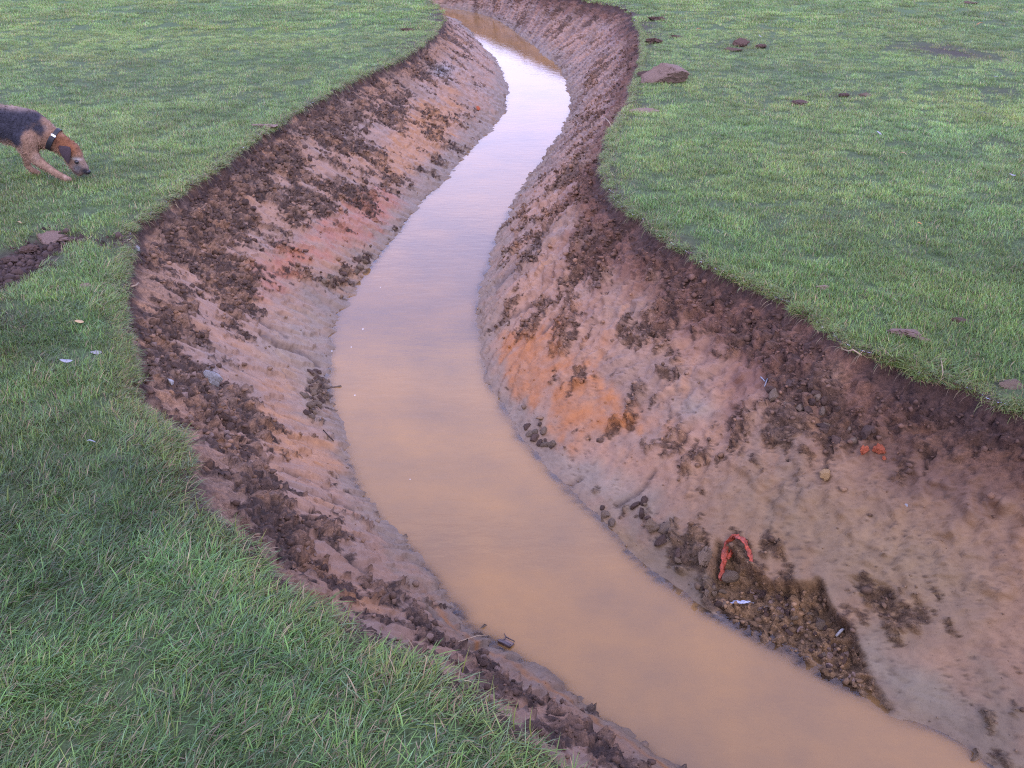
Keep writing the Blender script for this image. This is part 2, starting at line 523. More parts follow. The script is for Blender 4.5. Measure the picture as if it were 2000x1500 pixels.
def build_bank(B):
    side, ed, sh, S, ac = B['side'], B['edge'], B['shore'], B['S'], B['across']
    n = len(ed)
    vv = np.concatenate([np.linspace(0, 0.05, 8)[:-1], np.linspace(0.05, 1.0, 132), 1.0 + np.array([.02, .05, .1, .18, .3, .5])])
    K = len(vv)
    g = np.interp(vv, [0, .008, .03, .07, .3, .6, .9, 1.0, 1.1, 1.5], [0, .045, .095, .14, .37, .645, .915, 1.0, 1.07, 1.25])
    X = ed[:, None, :] + (sh - ed)[:, None, :] * vv[None, :, None]
    B0 = np.concatenate([X, np.broadcast_to((-D * g)[None, :, None], (n, K, 1))], 2)
    V = B0.reshape(-1, 3).copy()
    v = np.broadcast_to(vv[None, :], (n, K)).ravel()
    s = np.broadcast_to(S[:, None], (n, K)).ravel()
    # surface normals
    du = np.gradient(B0, axis=0); dv = np.gradient(B0, axis=1)
    N = np.cross(du, dv).reshape(-1, 3)
    N /= np.linalg.norm(N, axis=1)[:, None] + 1e-12
    N *= np.sign(N[:, 2] + 1e-9)[:, None]
    Lr = np.linalg.norm(sh - ed, axis=1)
    w = (v * np.broadcast_to(Lr[:, None], (n, K)).ravel()) * 1.22
    Q = proj(V)
    sl = s + (0.35 if side > 0 else -0.75) * w            # scrape marks run slanting down the slope
    P3 = np.stack([V[:, 0], V[:, 1], V[:, 2]], 1)
    Pst = np.stack([sl * 1.0, w * 0.14, np.zeros_like(s) + side], 1)
    # masks
    cr = 0.95 * fbm(P3, 3.0, 3, 11) + 0.55 * fbm(np.stack([sl, w * 0.4, s * 0 + side], 1), 11, 3, 14) + blobs(Q, CRUMB[side]) * 0.50
    cr += (0.09 if side > 0 else 0.0) * np.exp(-((v - 0.28) / 0.26) ** 2) - 0.28 * sst(0.72, 0.95, v)
    fl = fbm(np.stack([sl, w * 0.55, s * 0 + side * 5], 1), 30, 3, 17, 0.6)
    dq, rq = cells(sl, w * 0.8, 26, 13 + (side > 0))
    cr += 0.44 * fl + 0.30 * (rq - 0.5)
    crumb = sst(0.17, 0.25, cr)
    crumb *= sst(0.0, 0.05, v)
    hol = np.zeros(len(V))
    hd = None
    if side < 0:
        hd = polydist(Q, HOLLOW) + 10 * fbm(P3, 22, 2, 3)
        hol = sst(-2, 6, hd)
        crumb = np.maximum(crumb, hol)
        hd2 = polydist(Q, SCAR) + 9 * fbm(P3, 22, 2, 6)
    # relief
    h = 0.030 * fbm(P3, 1.6, 3, 21) * sst(0, 0.15, v)
    rid = 1 - np.abs(noise(Pst, 16, 31)) * 2.6
    grv = fbm(Pst, 26, 3, 33)
    amp = np.where(side > 0, 1.0, 1.0)
    farR = sst(6.0, 9.0, V[:, 1]) if side < 0 else sst(7, 11, V[:, 1]) * 0.6
    gran = sst(5.0, 3.6, V[:, 1]) * (side < 0)
    h += (1 - crumb) * (1 - 0.75 * gran) * (0.0062 * grv + 0.0032 * np.clip(rid, -1, 1)) * sst(0.02, 0.1, v) * (1 + 4.2 * farR)
    d1, r1 = cells(sl, w, 17, 1 + (side > 0))
    d2, r2 = cells(sl, w, 38, 5 + (side > 0))
    d3, r3 = cells(sl, w, 75, 9 + (side > 0))
    lump = 0.034 * np.sqrt(np.clip(1 - (d1 / 0.62) ** 2, 0, 1)) * (r1 ** 2) + 0.021 * np.sqrt(np.clip(1 - (d2 / 0.6) ** 2, 0, 1)) * r2 + 0.009 * np.sqrt(np.clip(1 - (d3 / .6) ** 2, 0, 1)) * r3
    h += crumb * (lump - 0.010 + 0.016 * fbm(P3, 24, 3, 41))
    # plates of clay with broken edges on the scraped face
    pl = np.floor((fbm(np.stack([sl, w * 0.6, s * 0 + side * 3], 1), 5.5, 3, 51) + 0.8) * 5)
    h += (1 - crumb) * (1 - 0.8 * gran) * 0.007 * (pl % 3 - 1) * sst(0.05, 0.15, v)
    if side < 0:                                          # right bank: soft lumpy loam higher up
        soft = sst(0.85, 0.45, v) * sst(0.02, 0.1, v)
        h += soft * (0.055 * (np.abs(fbm(P3, 7.5, 5, 61, 0.6)) - 0.16) + 0.010 * np.sqrt(np.clip(1 - (d1 / .7) ** 2, 0, 1)) * r1)
        h -= hol * (0.066 + 0.016 * sst(0, 60, hd)) * (0.34 + 0.66 * sst(0.99, 0.86, v))
        h += hol * 0.016 * np.sqrt(np.clip(1 - (d2 / 0.62) ** 2, 0, 1)) * r2
        h += np.exp(-((hd + 8) / 9) ** 2) * 0.004
        h -= sst(-2, 10, hd2) * 0.022
    h += 0.016 * fbm(P3, 20, 4, 79, 0.6) * sst(0.22, 0.08, v) * sst(0.004, 0.03, v)
    cd = np.full(len(V), 99.0)
    for ln in CRACKS[side]:
        for (xa, ya), (xb, yb) in zip(ln[:-1], ln[1:]):
            ex, ey = xb - xa, yb - ya
            t_ = np.clip(((Q[:, 0] - xa) * ex + (Q[:, 1] - ya) * ey) / (ex * ex + ey * ey), 0, 1)
            cd = np.minimum(cd, np.hypot(Q[:, 0] - xa - t_ * ex, Q[:, 1] - ya - t_ * ey))
    crack = np.exp(-((cd + 5 * n_c(P3)) / 4.5) ** 2)
    h -= 0.016 * crack
    Pg = np.stack([s + 0.5 * w, w * 1.35, s * 0], 1)
    fleck = sst(0.14, 0.50, fbm(Pg, 46, 4, 73, 0.65)) * gran * (1 - crumb) * sst(-0.35, 0.35, fbm(P3, 5, 3, 77))
    h -= 0.006 * fleck
    h += gran * 0.004 * fbm(Pg, 50, 3, 75, 0.6)
    h += 0.0055 * fbm(P3, 60, 3, 71, 0.6) * sst(0.0, 0.05, v) * (0.18 + 0.82 * np.maximum(crumb, 0.5 * gran))
    fade = sst(1.45, 1.02, v)
    V = V + N * (h * fade)[:, None]
    # ---- colour of the soil itself
    n1, n2 = fbm(P3, 2.3, 4, 81), fbm(P3, 9, 4, 83)
    n3 = fbm(Pst, 10, 4, 85)
    if side > 0:
        C = np.tile(np.array([[0.330, 0.198, 0.132]]), (len(V), 1))
    else:
        C = np.tile(np.array([[0.350, 0.208, 0.138]]), (len(V), 1))
    C = mixc(C, (0.265, 0.182, 0.140), 0.8 * sst(-0.15, 0.3, n1))
    C = mixc(C, (0.390, 0.215, 0.120), 0.7 * sst(0.1, 0.45, n3 + n2 * 0.4))
    C = mixc(C, (0.225, 0.178, 0.138), 0.75 * sst(0.70, 0.97, v + 0.25 * n2))                      # greyer clay lower down
    def stain(lst, hard=1.0):
        b = blobs(Q, lst)
        return np.clip(sst(0.18, 0.75, b * (1.0 + 0.9 * n3 + 0.7 * n2) + 0.12 * n3 * (b > 0.05)), 0, 1) * hard
    if side > 0:
        C = mixc(C, (0.42, 0.212, 0.095), 0.75 * stain([(810,285,80,46,-30,1.0),(860,210,60,40,-30,.6),(600,885,80,42,35,1.0),(540,760,60,80,20,.55),(640,1120,140,28,36,.7),(600,500,90,50,-20,.6),(690,560,60,40,-30,.4)]))
        C = mixc(C, (0.37, 0.150, 0.090), 0.85 * stain([(710,430,56,36,-20,1.1),(610,480,80,50,-20,.7),(530,540,50,50,0,.6),(745,390,50,28,0,.6)]) * (0.75 + 0.8 * n2))
        C = mixc(C, (0.30, 0.235, 0.175), blobs(Q, [(545,690,60,50,30,.6),(590,640,60,40,30,.4),(600,770,30,60,0,.3)]))
        C = mixc(C, (0.25, 0.25, 0.27), blobs(Q, [(862,138,22,14,0,.9),(412,735,14,26,-20,.8),(700,250,40,14,0,.2)]))
        C = mixc(C, (0.34, 0.16, 0.06), 0.8 * np.exp(-((v - 0.90) / 0.022) ** 2) * sst(2.75, 2.4, V[:, 1]) * (0.8 + n2))   # rust line above the water
    else:
        C = mixc(C, (0.175, 0.090, 0.066), 0.9 * sst(0.46, 0.08, v + 0.35 * n1 + 0.15 * n2))
        C = mixc(C, (0.40, 0.165, 0.055), 0.86 * stain([(1065,735,85,62,30,1.1),(1030,680,50,34,0,.8),(1130,790,70,50,20,.6),(1140,650,80,50,30,.5),(1100,860,60,34,30,.5),(1250,820,80,40,20,.4)]) * (0.85 + 1.2 * n2))
        C = mixc(C, (0.27, 0.250, 0.225), 0.7 * blobs(Q, [(1362,800,40,20,10,.9),(1150,925,70,34,30,.6),(1240,960,60,30,30,.5),(1000,800,30,40,0,.4),(1790,1340,120,50,35,.8),(1700,1260,40,50,0,.4)]))
        C = mixc(C, (0.30, 0.19, 0.085), blobs(Q, [(1210,1045,60,16,38,.8),(1440,1190,36,20,30,.7)]))
        C = mixc(C, (0.300, 0.205, 0.125), blobs(Q, [(1750,1100,220,130,20,.8),(1480,1000,140,80,20,.5)]))
        C = mixc(C, (0.13, 0.078, 0.06), 0.75 * farR * sst(-.1, .3, n3))
    C = mixc(C, (0.095, 0.062, 0.046), 0.62 * fleck)
    if side < 0:
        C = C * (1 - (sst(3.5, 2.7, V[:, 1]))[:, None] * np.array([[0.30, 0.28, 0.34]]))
    dark = np.array([[0.066, 0.040, 0.030]]) * (0.45 + 1.3 * (r2 * 0.5 + r1 * 0.5))[:, None]
    kc = crumb * (0.92 if side > 0 else 0.72) * (1 - 0.55 * (r1 > 0.72)) * (1 - 0.4 * (r3 > 0.8))
    C = C + (dark - C) * kc[:, None]
    if side < 0:
        C = C + (np.array([[0.20, 0.128, 0.072]]) * (0.55 + 0.9 * r2)[:, None] - C) * (0.85 * hol)[:, None]
    C = mixc(C, (0.07, 0.045, 0.035), 0.7 * crack)
    C = mixc(C, (0.070, 0.041, 0.034) if side < 0 else (0.050, 0.029, 0.024), (0.94 + 0.5 * n2) * sst(0.085, 0.02, v + 0.10 * n2 + (0.12 if side < 0 else 0.05) * n1))                # dark topsoil under the turf
    C = mixc(C, C[0] * 0 + (0.20, 0.15, 0.115), 0.4 * sst(0.95, 1.0, v))
    C = C * (np.array([[0.735, 0.690, 0.585]]) if side > 0 else np.array([[0.80, 0.725, 0.585]]))
    if side > 0:
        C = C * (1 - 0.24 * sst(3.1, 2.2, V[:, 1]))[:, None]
    idx = np.arange(n * K).reshape(n, K)
    F = np.stack([idx[:-1, :-1], idx[1:, :-1], idx[1:, 1:], idx[:-1, 1:]], 2).reshape(-1, 4)
    if side < 0:
        F = F[:, ::-1]
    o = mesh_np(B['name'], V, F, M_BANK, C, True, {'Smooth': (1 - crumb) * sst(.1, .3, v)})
    o['kind'] = 'structure'
    B.update(V=V, N=N, F=F, crumb=crumb, C=C, v=v, hol=hol, Q=Q, s=s, n=n, K=K)
    return o

build_bank(BL)
build_bank(BR)

# ------------------------------------------------------------------ lawn
EDGE_L, EDGE_R = BL['edge'], BR['edge']
ditch_poly = np.vstack([EDGE_L[::4], EDGE_R[::-4]])

def inside(P, poly):
    r = np.zeros(len(P), bool)
    x0, y0 = poly[:, 0], poly[:, 1]
    x1, y1 = np.roll(x0, -1), np.roll(y0, -1)
    for a in range(0, len(P), 20000):
        x, y = P[a:a + 20000, 0:1], P[a:a + 20000, 1:2]
        c = ((y0 > y) != (y1 > y)) & (x < (x1 - x0) * (y - y0) / (y1 - y0 + 1e-12) + x0)
        r[a:a + 20000] = c.sum(1) % 2 == 1
    return r

def nearest(P, C):
    """distance to and index of the nearest point of a curve"""
    d, ix = np.empty(len(P)), np.empty(len(P), int)
    for a in range(0, len(P), 4000):
        q = ((P[a:a + 4000, None, :2] - C[None]) ** 2).sum(2)
        ix[a:a + 4000] = q.argmin(1)
        d[a:a + 4000] = np.sqrt(q.min(1))
    return d, ix

# bare soil showing through the grass: trench on the left, scuffs on the right
BARE_L = [(40,505,70,26,-25,1.9),(-20,540,70,30,-20,1.9),(105,470,44,16,-20,1.5),(8,620,18,24,0,1.2),(170,458,36,9,8,.95),(222,470,28,11,0,.85),(20,700,60,12,0,.45),(70,860,20,10,0,.2)]
BARE_R = [(1820,95,90,10,3,.75),(1770,78,40,9,0,.5),(1900,110,70,9,5,.6),(1940,40,60,8,8,.5),(1450,92,40,10,0,.6),(1640,188,50,8,0,.45),(1280,50,20,20,0,.4),(1265,210,26,8,0,.5),
          (1230,350,30,14,20,.5),(1340,470,30,10,25,.45),(1600,262,30,8,0,.35),(1430,320,30,10,0,.35),(1960,180,50,8,8,.4),(1230,395,20,14,20,.4),(1820,690,50,10,25,.4),(1960,745,40,12,20,.5),(1960,275,40,8,0,.3),(1640,70,40,8,0,.35)]

def lawn_height(P):
    p3 = np.stack([P[:, 0], P[:, 1], P[:, 0] * 0], 1)
    return 0.030 * fbm(p3, 0.55, 3, 101) + 0.006 * fbm(p3, 5, 2, 103)

def make_lawn():
    pts = []
    def ring(step, x0, x1, y0, y1, ex=None):
        gx, gy = np.meshgrid(np.arange(x0, x1, step), np.arange(y0, y1, step))
        p = np.stack([gx.ravel(), gy.ravel()], 1) + (rng.random((gx.size, 2)) - 0.5) * step * 0.6
        if ex:
            k = ~((p[:, 0] > ex[0]) & (p[:, 0] < ex[1]) & (p[:, 1] > ex[2]) & (p[:, 1] < ex[3]))
            p = p[k]
        pts.append(p)
    ring(0.06, -4, 4, 0.6, 5)
    ring(0.14, -6, 8, -1, 11, (-4, 4, 0.6, 5))
    ring(0.5, -18, 18, -8, 30, (-6, 8, -1, 11))
    ring(4.0, -80, 80, -25, 110, (-18, 18, -8, 30))
    P = np.vstack(pts)
    el, er = EDGE_L[::2], EDGE_R[::2]
    dl, _ = nearest(P, el); dr, _ = nearest(P, er)
    P = P[(np.minimum(dl, dr) > 0.02) & ~inside(P, ditch_poly)]
    corner = np.array([(-85, -30), (85, -30), (85, 115), (-85, 115)])
    allp = np.vstack([corner, el, er, P])
    nl, nr = len(el), len(er)
    edges = [(0, 1), (1, 2), (2, 3), (3, 0)]
    edges += [(4 + i, 5 + i) for i in range(nl - 1)] + [(4 + nl + i, 5 + nl + i) for i in range(nr - 1)]
    edges += [(4, 4 + nl), (3 + nl, 3 + nl + nr)]
    vo, eo, fo, ov, oe, of = geometry.delaunay_2d_cdt([Vector(p) for p in allp], edges, [], 0, 1e-5)
    V = np.array([(q.x, q.y) for q in vo])
    F = np.array([f for f in fo if len(f) == 3])
    cen = V[F].mean(1)
    F = F[~inside(cen, np.vstack([el, er[::-1]]))]
    d, _ = nearest(V, np.vstack([el, er]))
    z = lawn_height(V) * sst(0.0, 0.35, d)
    P3 = np.stack([V[:, 0], V[:, 1], np.zeros(len(V))], 1)
    Q = proj(P3)
    front = V[:, 1] > 0.8
    bl = np.where(front, blobs(Q, BARE_L), 0); br = np.where(front, blobs(Q, BARE_R), 0)
    z -= np.clip(bl, 0, 1) * 0.035 * sst(0.02, .1, d)
    C = np.tile(np.array([[0.070, 0.098, 0.038]]), (len(V), 1))
    C = mixc(C, (0.100, 0.160, 0.055), 0.8 * sst(8, 22, np.hypot(V[:, 0], V[:, 1])))
    C = mixc(C, (0.056, 0.034, 0.028), bl + br)
    C = mixc(C, (0.060, 0.036, 0.026), sst(0.10, 0.0, d))
    o = mesh_np('lawn', np.column_stack([V, z]), F, M_LAWN, C)
    o['kind'] = 'structure'
    return np.column_stack([V, z]), F

LV, LF = make_lawn()

# ------------------------------------------------------------------ water and the ditch bed
def make_water():
    A = BL['shore'][::3]
    Bc = BR['shore']
    da, ia = nearest(A, Bc)
    ia = np.maximum.accumulate(ia)
    f = ia.astype(float)
    w = 61
    g = np.concatenate([np.full(w // 2, f[0]), f, np.full(w // 2, f[-1])])
    f = np.convolve(g, np.ones(w) / w, 'valid')
    bx = np.interp(f, np.arange(len(Bc)), Bc[:, 0]); by = np.interp(f, np.arange(len(Bc)), Bc[:, 1])
    Bm = np.stack([bx, by], 1)
    t = np.concatenate([[-.10, -.05], np.linspace(0, 1, 41), [1.05, 1.10]])
    X = A[:, None, :] + (Bm - A)[:, None, :] * t[None, :, None]
    n, K = X.shape[:2]
    P = X.reshape(-1, 2)
    d1, _ = nearest(P, BL['shore'][::2]); d2, _ = nearest(P, BR['shore'][::2])
    d = np.minimum(d1, d2)
    tt = np.broadcast_to(t[None], (n, K)).ravel()
    d = np.where((tt < 0) | (tt > 1), 0, d)
    p3 = np.column_stack([P, np.zeros(len(P))])
    murk = 1 - np.exp(-np.clip(d + 0.022 * fbm(p3, 9, 3, 7), 0, 1) / 0.016)
    idx = np.arange(n * K).reshape(n, K)
    F = np.stack([idx[:-1, :-1], idx[1:, :-1], idx[1:, 1:], idx[:-1, 1:]], 2).reshape(-1, 4)
    o = mesh_np('water', np.column_stack([P, np.full(len(P), -D)]), F, M_WATER, None, True, {'Murk': murk})
    o['kind'] = 'structure'
    # bed under the water, joining the feet of the two banks
    zb = -D - 0.10 - 0.05 * np.sin(np.clip(tt, 0, 1) * math.pi)
    o = mesh_np('ditch_bed', np.column_stack([P, zb]), F, M_LAWN, np.tile(np.array([[.2, .14, .09]]), (len(P), 1)))
    o['kind'] = 'structure'

make_water()

# ------------------------------------------------------------------ placing things: a ray through a photo pixel to the ground it meets
def bvh(V, F):
    return BVHTree.FromPolygons([Vector(p) for p in V], [list(map(int, f)) for f in F])

T_BANKS = [bvh(BL['V'], BL['F']), bvh(BR['V'], BR['F'])]
T_LAWN = bvh(LV, LF)

def hit(px, py, lawn=False):
    o, d = Vector((0, 0, H)), ray(px, py).normalized()
    best = None
    for t in ([T_LAWN] if lawn else T_BANKS + [T_LAWN]):
        r = t.ray_cast(o, d)
        if r[0] and (best is None or r[3] < best[3]):
            best = r
    if best is None:
        if lawn:
            return hit(px, py)
        x, y = un([(px, py)], -0.3)[0]                  # between two sheets: just above the slope
        best = (Vector((x, y, -0.3)), Vector((0, 0, 1)), 0, (Vector((x, y, -0.3)) - o).length)
    p, nm = best[0], best[1]
    if nm.z < 0:
        nm = -nm
    return p, nm, 1.0 * (d.dot(Vector((0, CT, -ST)))) * best[3] / FPX      # metres per photo pixel there

def drop(x, y):
    best = None
    for t in T_BANKS + [T_LAWN]:
        r = t.ray_cast(Vector((x, y, 3)), Vector((0, 0, -1)))
        if r[0] and (best is None or r[0].z > best[0].z):
            best = r
    return best[0], (best[1] if best[1].z > 0 else -best[1])

# ------------------------------------------------------------------ lumps
def lump_mesh(name, seed, sub=2, rough=0.35, flat=0.75, facets=5):
    bm = bmesh.new()
    bmesh.ops.create_icosphere(bm, subdivisions=sub, radius=0.5)
    r = random.Random(seed)
    V = np.array([v.co[:] for v in bm.verts])
    cuts = [(Vector((r.gauss(0, 1), r.gauss(0, 1), r.gauss(0, 1))).normalized(), r.uniform(0.28, 0.42)) for _ in range(facets)]
    nn = (fbm(V, 2.2, 3, seed) + 1.0 * np.abs(fbm(V, 5.0, 4, seed + 9, 0.65))) * rough
    for v, k in zip(bm.verts, nn):
        c = v.co * (1 + k)
        for nrm, d in cuts:
            e = c.dot(nrm) - d
            if e > 0:
                c = c - nrm * e * 0.85
        c.z *= flat
        v.co = c
    me = bpy.data.meshes.new(name)
    bm.to_mesh(me)
    bm.free()
    return me

BIG = [lump_mesh('big_clod_shape', 80 + i, 4, 0.8, 0.9, 5) for i in range(10)]
LUMPS = [lump_mesh('clod_shape', i, 2, 0.7, 0.8, 6) for i in range(10)]
CHIPS = [lump_mesh('chip_shape', 40 + i, 1, 0.6, 0.6, 7) for i in range(6)]
_mat_mesh = {}
def lump_obj(name, shape, mat, loc, nm, size, spin=None, sink=0.25, smooth=False):
    key = (shape.name, mat.name)
    if key not in _mat_mesh:
        me = shape.copy()
        me.materials.append(mat)
        _mat_mesh[key] = me
    o = bpy.data.objects.new(name, _mat_mesh[key])
    COL.objects.link(o)
    q = nm.to_track_quat('Z', 'Y') @ Matrix.Rotation(random.uniform(0, 6.28) if spin is None else spin, 3, 'Z').to_quaternion()
    o.rotation_euler = q.to_euler()
    o.location = loc + nm * (size[2] * (0.5 - sink) * 0.7)
    o.scale = size
    return o

# soil crumbs: far too many to count, one object for each bank
def crumbs(B, name, count, label):
    V, N, cr, C = B['V'], B['N'], B['crumb'], B['C']
    dist = np.hypot(V[:, 0], V[:, 1])
    # vertex density falls with distance, so weight evens it a little
    wgt = np.clip(cr, 0, 1) ** 1.5 * (B['v'] < 0.975) * (B['v'] > 0.03) * (dist < 13) * np.clip(dist / 3, 0.8, 1.6)
    wgt = wgt + 1.5 * B['hol'] * (B['v'] < 0.975)
    wgt += 0.03 * (B['v'] < 1.0) * (B['v'] > 0.05) * (dist < 9)
    ids = rng.choice(len(V), count, p=wgt / wgt.sum())
    base = []
    for i in range(5):
        bm = bmesh.new()
        bmesh.ops.create_icosphere(bm, subdivisions=1, radius=0.5)
        r = random.Random(i)
        base.append((np.array([(v.co * r.uniform(0.65, 1.25))[:] for v in bm.verts]), np.array([[v.index for v in f.verts] for f in bm.faces])))
        bm.free()
    # make 20-triangle shapes from plain icosahedra
    ico = bmesh.new()
    bmesh.ops.create_icosphere(ico, subdivisions=1, radius=0.5)
    iv = np.array([v.co[:] for v in ico.verts]); fi = np.array([[v.index for v in f.verts] for f in ico.faces])
    ico.free()
    nv = len(iv)
    size = 0.0062 * np.exp(rng.normal(0, 0.7, count)) * np.clip(dist[ids] / 3.2, 0.9, 1.7)
    size = np.minimum(size, 0.034)
    j = iv[None] * rng.uniform(0.6, 1.3, (count, nv, 1)) * rng.uniform(0.7, 1.3, (count, 1, 3))
    j[:, :, 2] *= 0.75
    P = V[ids][:, None, :] + j * size[:, None, None] + N[ids][:, None, :] * (size * 0.22)[:, None, None] + rng.normal(0, 0.004, (count, 1, 3)) * [1, 1, 0]
    F = (fi[None] + (np.arange(count) * nv)[:, None, None]).reshape(-1, 3)
    base_c = C[ids] * 0.8 + np.array([[0.105, 0.066, 0.048]]) * 0.35
    cc = base_c * rng.uniform(0.65, 1.35, (count, 1))
    o = mesh_np(name, P.reshape(-1, 3), F, M_CRUMB, np.repeat(cc, nv, 0), False)
    tag(o, label, 'soil', None, 'stuff')

crumbs(BL, 'soil_crumbs', 12000, 'loose dark soil crumbs scattered over the pink clay bank facing the dog')
crumbs(BR, 'soil_crumbs', 13000, 'loose brown soil crumbs over the bank with the red plastic strip')

def lawn_crumbs(count, label):
    V = LV
    q = proj(np.column_stack([V[:, :2], np.zeros(len(V))]))
    wgt = np.clip(blobs(q, BARE_L), 0, 1.2) ** 2 * (V[:, 1] > 0.8) * (V[:, 1] < 7)
    ids = rng.choice(len(V), count, p=wgt / wgt.sum())
    ico = bmesh.new(); bmesh.ops.create_icosphere(ico, subdivisions=1, radius=0.5)
    iv = np.array([v.co[:] for v in ico.verts]); fi = np.array([[v.index for v in f.verts] for f in ico.faces]); ico.free()
    size = np.minimum(0.010 * np.exp(rng.normal(0, 0.7, count)), 0.045)
    j = iv[None] * rng.uniform(0.6, 1.3, (count, len(iv), 1)) * rng.uniform(0.7, 1.3, (count, 1, 3))
    P = V[ids][:, None, :] + rng.normal(0, 0.03, (count, 1, 3)) * [1, 1, 0] + j * size[:, None, None] + np.array([0, 0, 0.003])
    F = (fi[None] + (np.arange(count) * len(iv))[:, None, None]).reshape(-1, 3)
    cc = np.array([[0.058, 0.038, 0.031]]) * rng.uniform(0.5, 1.6, (count, 1))
    tag(mesh_np('soil_crumbs', P.reshape(-1, 3), F, M_CRUMB, np.repeat(cc, len(iv), 0), False), label, 'soil', None, 'stuff')

lawn_crumbs(1100, 'loose dark soil crumbs in the bare trench across the lawn')

# single clods that can be told apart
def clods(n, area, mats, smin, smax, label, group, name='soil_clod'):
    """n clods at random pixels of the ellipses in `area`, lying on the bank there"""
    for _ in range(n):
        cx, cy, rx, ry, a = random.choice(area)
        while True:
            u, v = random.uniform(-1, 1), random.uniform(-1, 1)
            if u * u + v * v < 1:
                break
        c, s = math.cos(R(a)), math.sin(R(a))
        px, py = cx + u * rx * c - v * ry * s, cy + u * rx * s + v * ry * c
        p, nm, k = hit(px, py)
        if p.z < -D + 0.005:
            continue
        sz = random.uniform(smin, smax) * (0.7 + 0.5 * random.random())
        o = lump_obj(name, random.choice(LUMPS), random.choice(mats), p, nm, (sz * random.uniform(.8, 1.3), sz * random.uniform(.8, 1.2), sz * random.uniform(.6, .9)), sink=0.3)
        tag(o, label, 'clod', group)

clods(130, [(1570,1235,90,40,42), (1640,1300,50,25,50), (1500,1180,50,25,30)], [M_CLOD_GREY, M_CLOD_DARK, M_CLOD_DARK, M_CLOD_CLAY], 0.009, 0.024,
      'brown clod among the rubble in the hollow below the red strip', 'clods in the hollow below the red strip')
clods(26, [(1310,1060,50,30,35), (1250,1000,50,22,35), (1180,1010,30,16,35)], [M_CLOD_GREY, M_CLOD_DARK], 0.020, 0.055,
      'grey brown clod in the broken band beside the water, uphill of the red strip', 'clods in the broken band beside the water')
clods(14, [(1400,1165,36,18,35)], [M_CLOD_GREY, M_CLOD_DARK], 0.018, 0.036, 'wet clod at the water edge just below the red strip', 'clods between the red strip and the water')
clods(22, [(612,770,16,46,8)], [M_CLOD_GREY, M_CLOD_DARK], 0.022, 0.050, 'grey clod in the heap at the water edge below the smooth clay', 'clod heap at the foot of the smooth clay')
clods(20, [(690,520,40,16,-40), (650,550,24,10,0)], [M_CLOD_GREY, M_CLOD_DARK], 0.025, 0.055, 'grey clod at the water edge below the red stained clay', 'clods below the red stained clay')
clods(45, [(390,770,90,34,36), (430,850,90,30,42), (310,700,26,36,0)], [M_CLOD_DARK, M_CLOD_DARK, M_CLOD_CLAY], 0.014, 0.036,
      'dark clod under the torn turf where the near grass bulges out', 'clods under the bulge of the near turf')
clods(45, [(430,560,80,34,25), (360,480,60,36,0), (450,430,60,30,-30)], [M_CLOD_DARK], 0.018, 0.045,
      'dark clod on the upper bank beside the trench in the lawn', 'clods on the bank beside the lawn trench')
clods(36, [(560,330,80,34,-30), (680,260,80,24,-30), (690,375,36,26,0)], [M_CLOD_DARK], 0.024, 0.060,
      'dark clod stuck to the upper bank beyond the dog', 'clods on the bank beyond the dog')
clods(30, [(1650,830,60,36,10), (1560,770,60,30,20)], [M_CLOD_DARK, M_CLOD_DARK, M_CLOD_GREY], 0.018, 0.045,
      'dark clod in the slump just above the orange brick bits', 'clods in the slump above the brick bits')
clods(14, [(1055,850,34,18,40)], [M_CLOD_GREY, M_CLOD_DARK], 0.020, 0.045, 'grey clod at the water edge below the orange stained clay', 'clods below the orange stained clay')
clods(24, [(850,1240,46,12,32), (600,1080,60,14,38), (960,1300,40,10,36)], [M_CLOD_DARK, M_CLOD_CLAY], 0.012, 0.026,
      'brown clod in the furrow between the near turf and the rust line', 'clods in the furrow above the rust line')

# pieces that are one of a kind, at their pixel on the ground or bank
def one(name, px, py, w, h, mat, label, cat, shape=None, lawn=False, sink=0.3, depth=None, spin=0.0, up=False, group=None):
    p, nm, k = hit(px, py, lawn)
    if up:
        nm = Vector((0, 0, 1))
    sx, sz = w * k, h * k * (0.85 if up else 1.25)
    o = lump_obj(name, shape or random.choice(LUMPS), mat, p, nm, (sx, depth or (sx + sz) * 0.5, sz), spin, sink)
    return tag(o, label, cat, group)

one('brick_piece', 1688, 882, 15, 13, M_BRICK, 'small orange brick piece in the dark slump, beside a larger one', 'brick', BIG[2], sink=.2)
one('brick_piece', 1718, 880, 19, 14, M_BRICK, 'larger orange brick piece with a slanted top in the dark slump', 'brick', BIG[5], sink=.2)
one('brick_piece', 1727, 895, 10, 8, M_BRICK, 'tiny orange brick crumb below the two brick pieces', 'brick', CHIPS[1], sink=.2)
one('sandstone_lump', 1615, 929, 26, 20, M_SAND, 'yellow sandstone lump on the tan bank near the brick pieces', 'stone', LUMPS[3], sink=.25)
one('stone', 1606, 1219, 26, 20, M_CLOD_GREY, 'grey stone in the middle of the rubble hollow', 'stone', LUMPS[7])
one('stone', 1667, 1268, 12, 11, M_STONE, 'pale small stone at the lower end of the rubble hollow', 'stone', LUMPS[8])
one('clay_block', 1378, 1086, 22, 30, M_CLOD_GREY, 'pale grey clay block beside the upright leg of the red strip', 'clay', BIG[1], sink=.45)
one('clay_block', 1426, 1128, 30, 22, M_CLOD_GREY, 'grey clay block between the legs of the red strip', 'clay', LUMPS[4])
one('brick_piece', 933, 213, 11, 11, M_BRICK, 'orange brick bit alone on the grey clay by the far bend', 'brick', CHIPS[2])
one('clay_block', 412, 738, 16, 40, M_STONE, 'blue grey clay smear on the bank under the near turf', 'clay', LUMPS[6], sink=.4)
one('stone', 333, 746, 14, 12, M_STONE, 'small pale stone under the torn turf edge', 'stone', CHIPS[3])
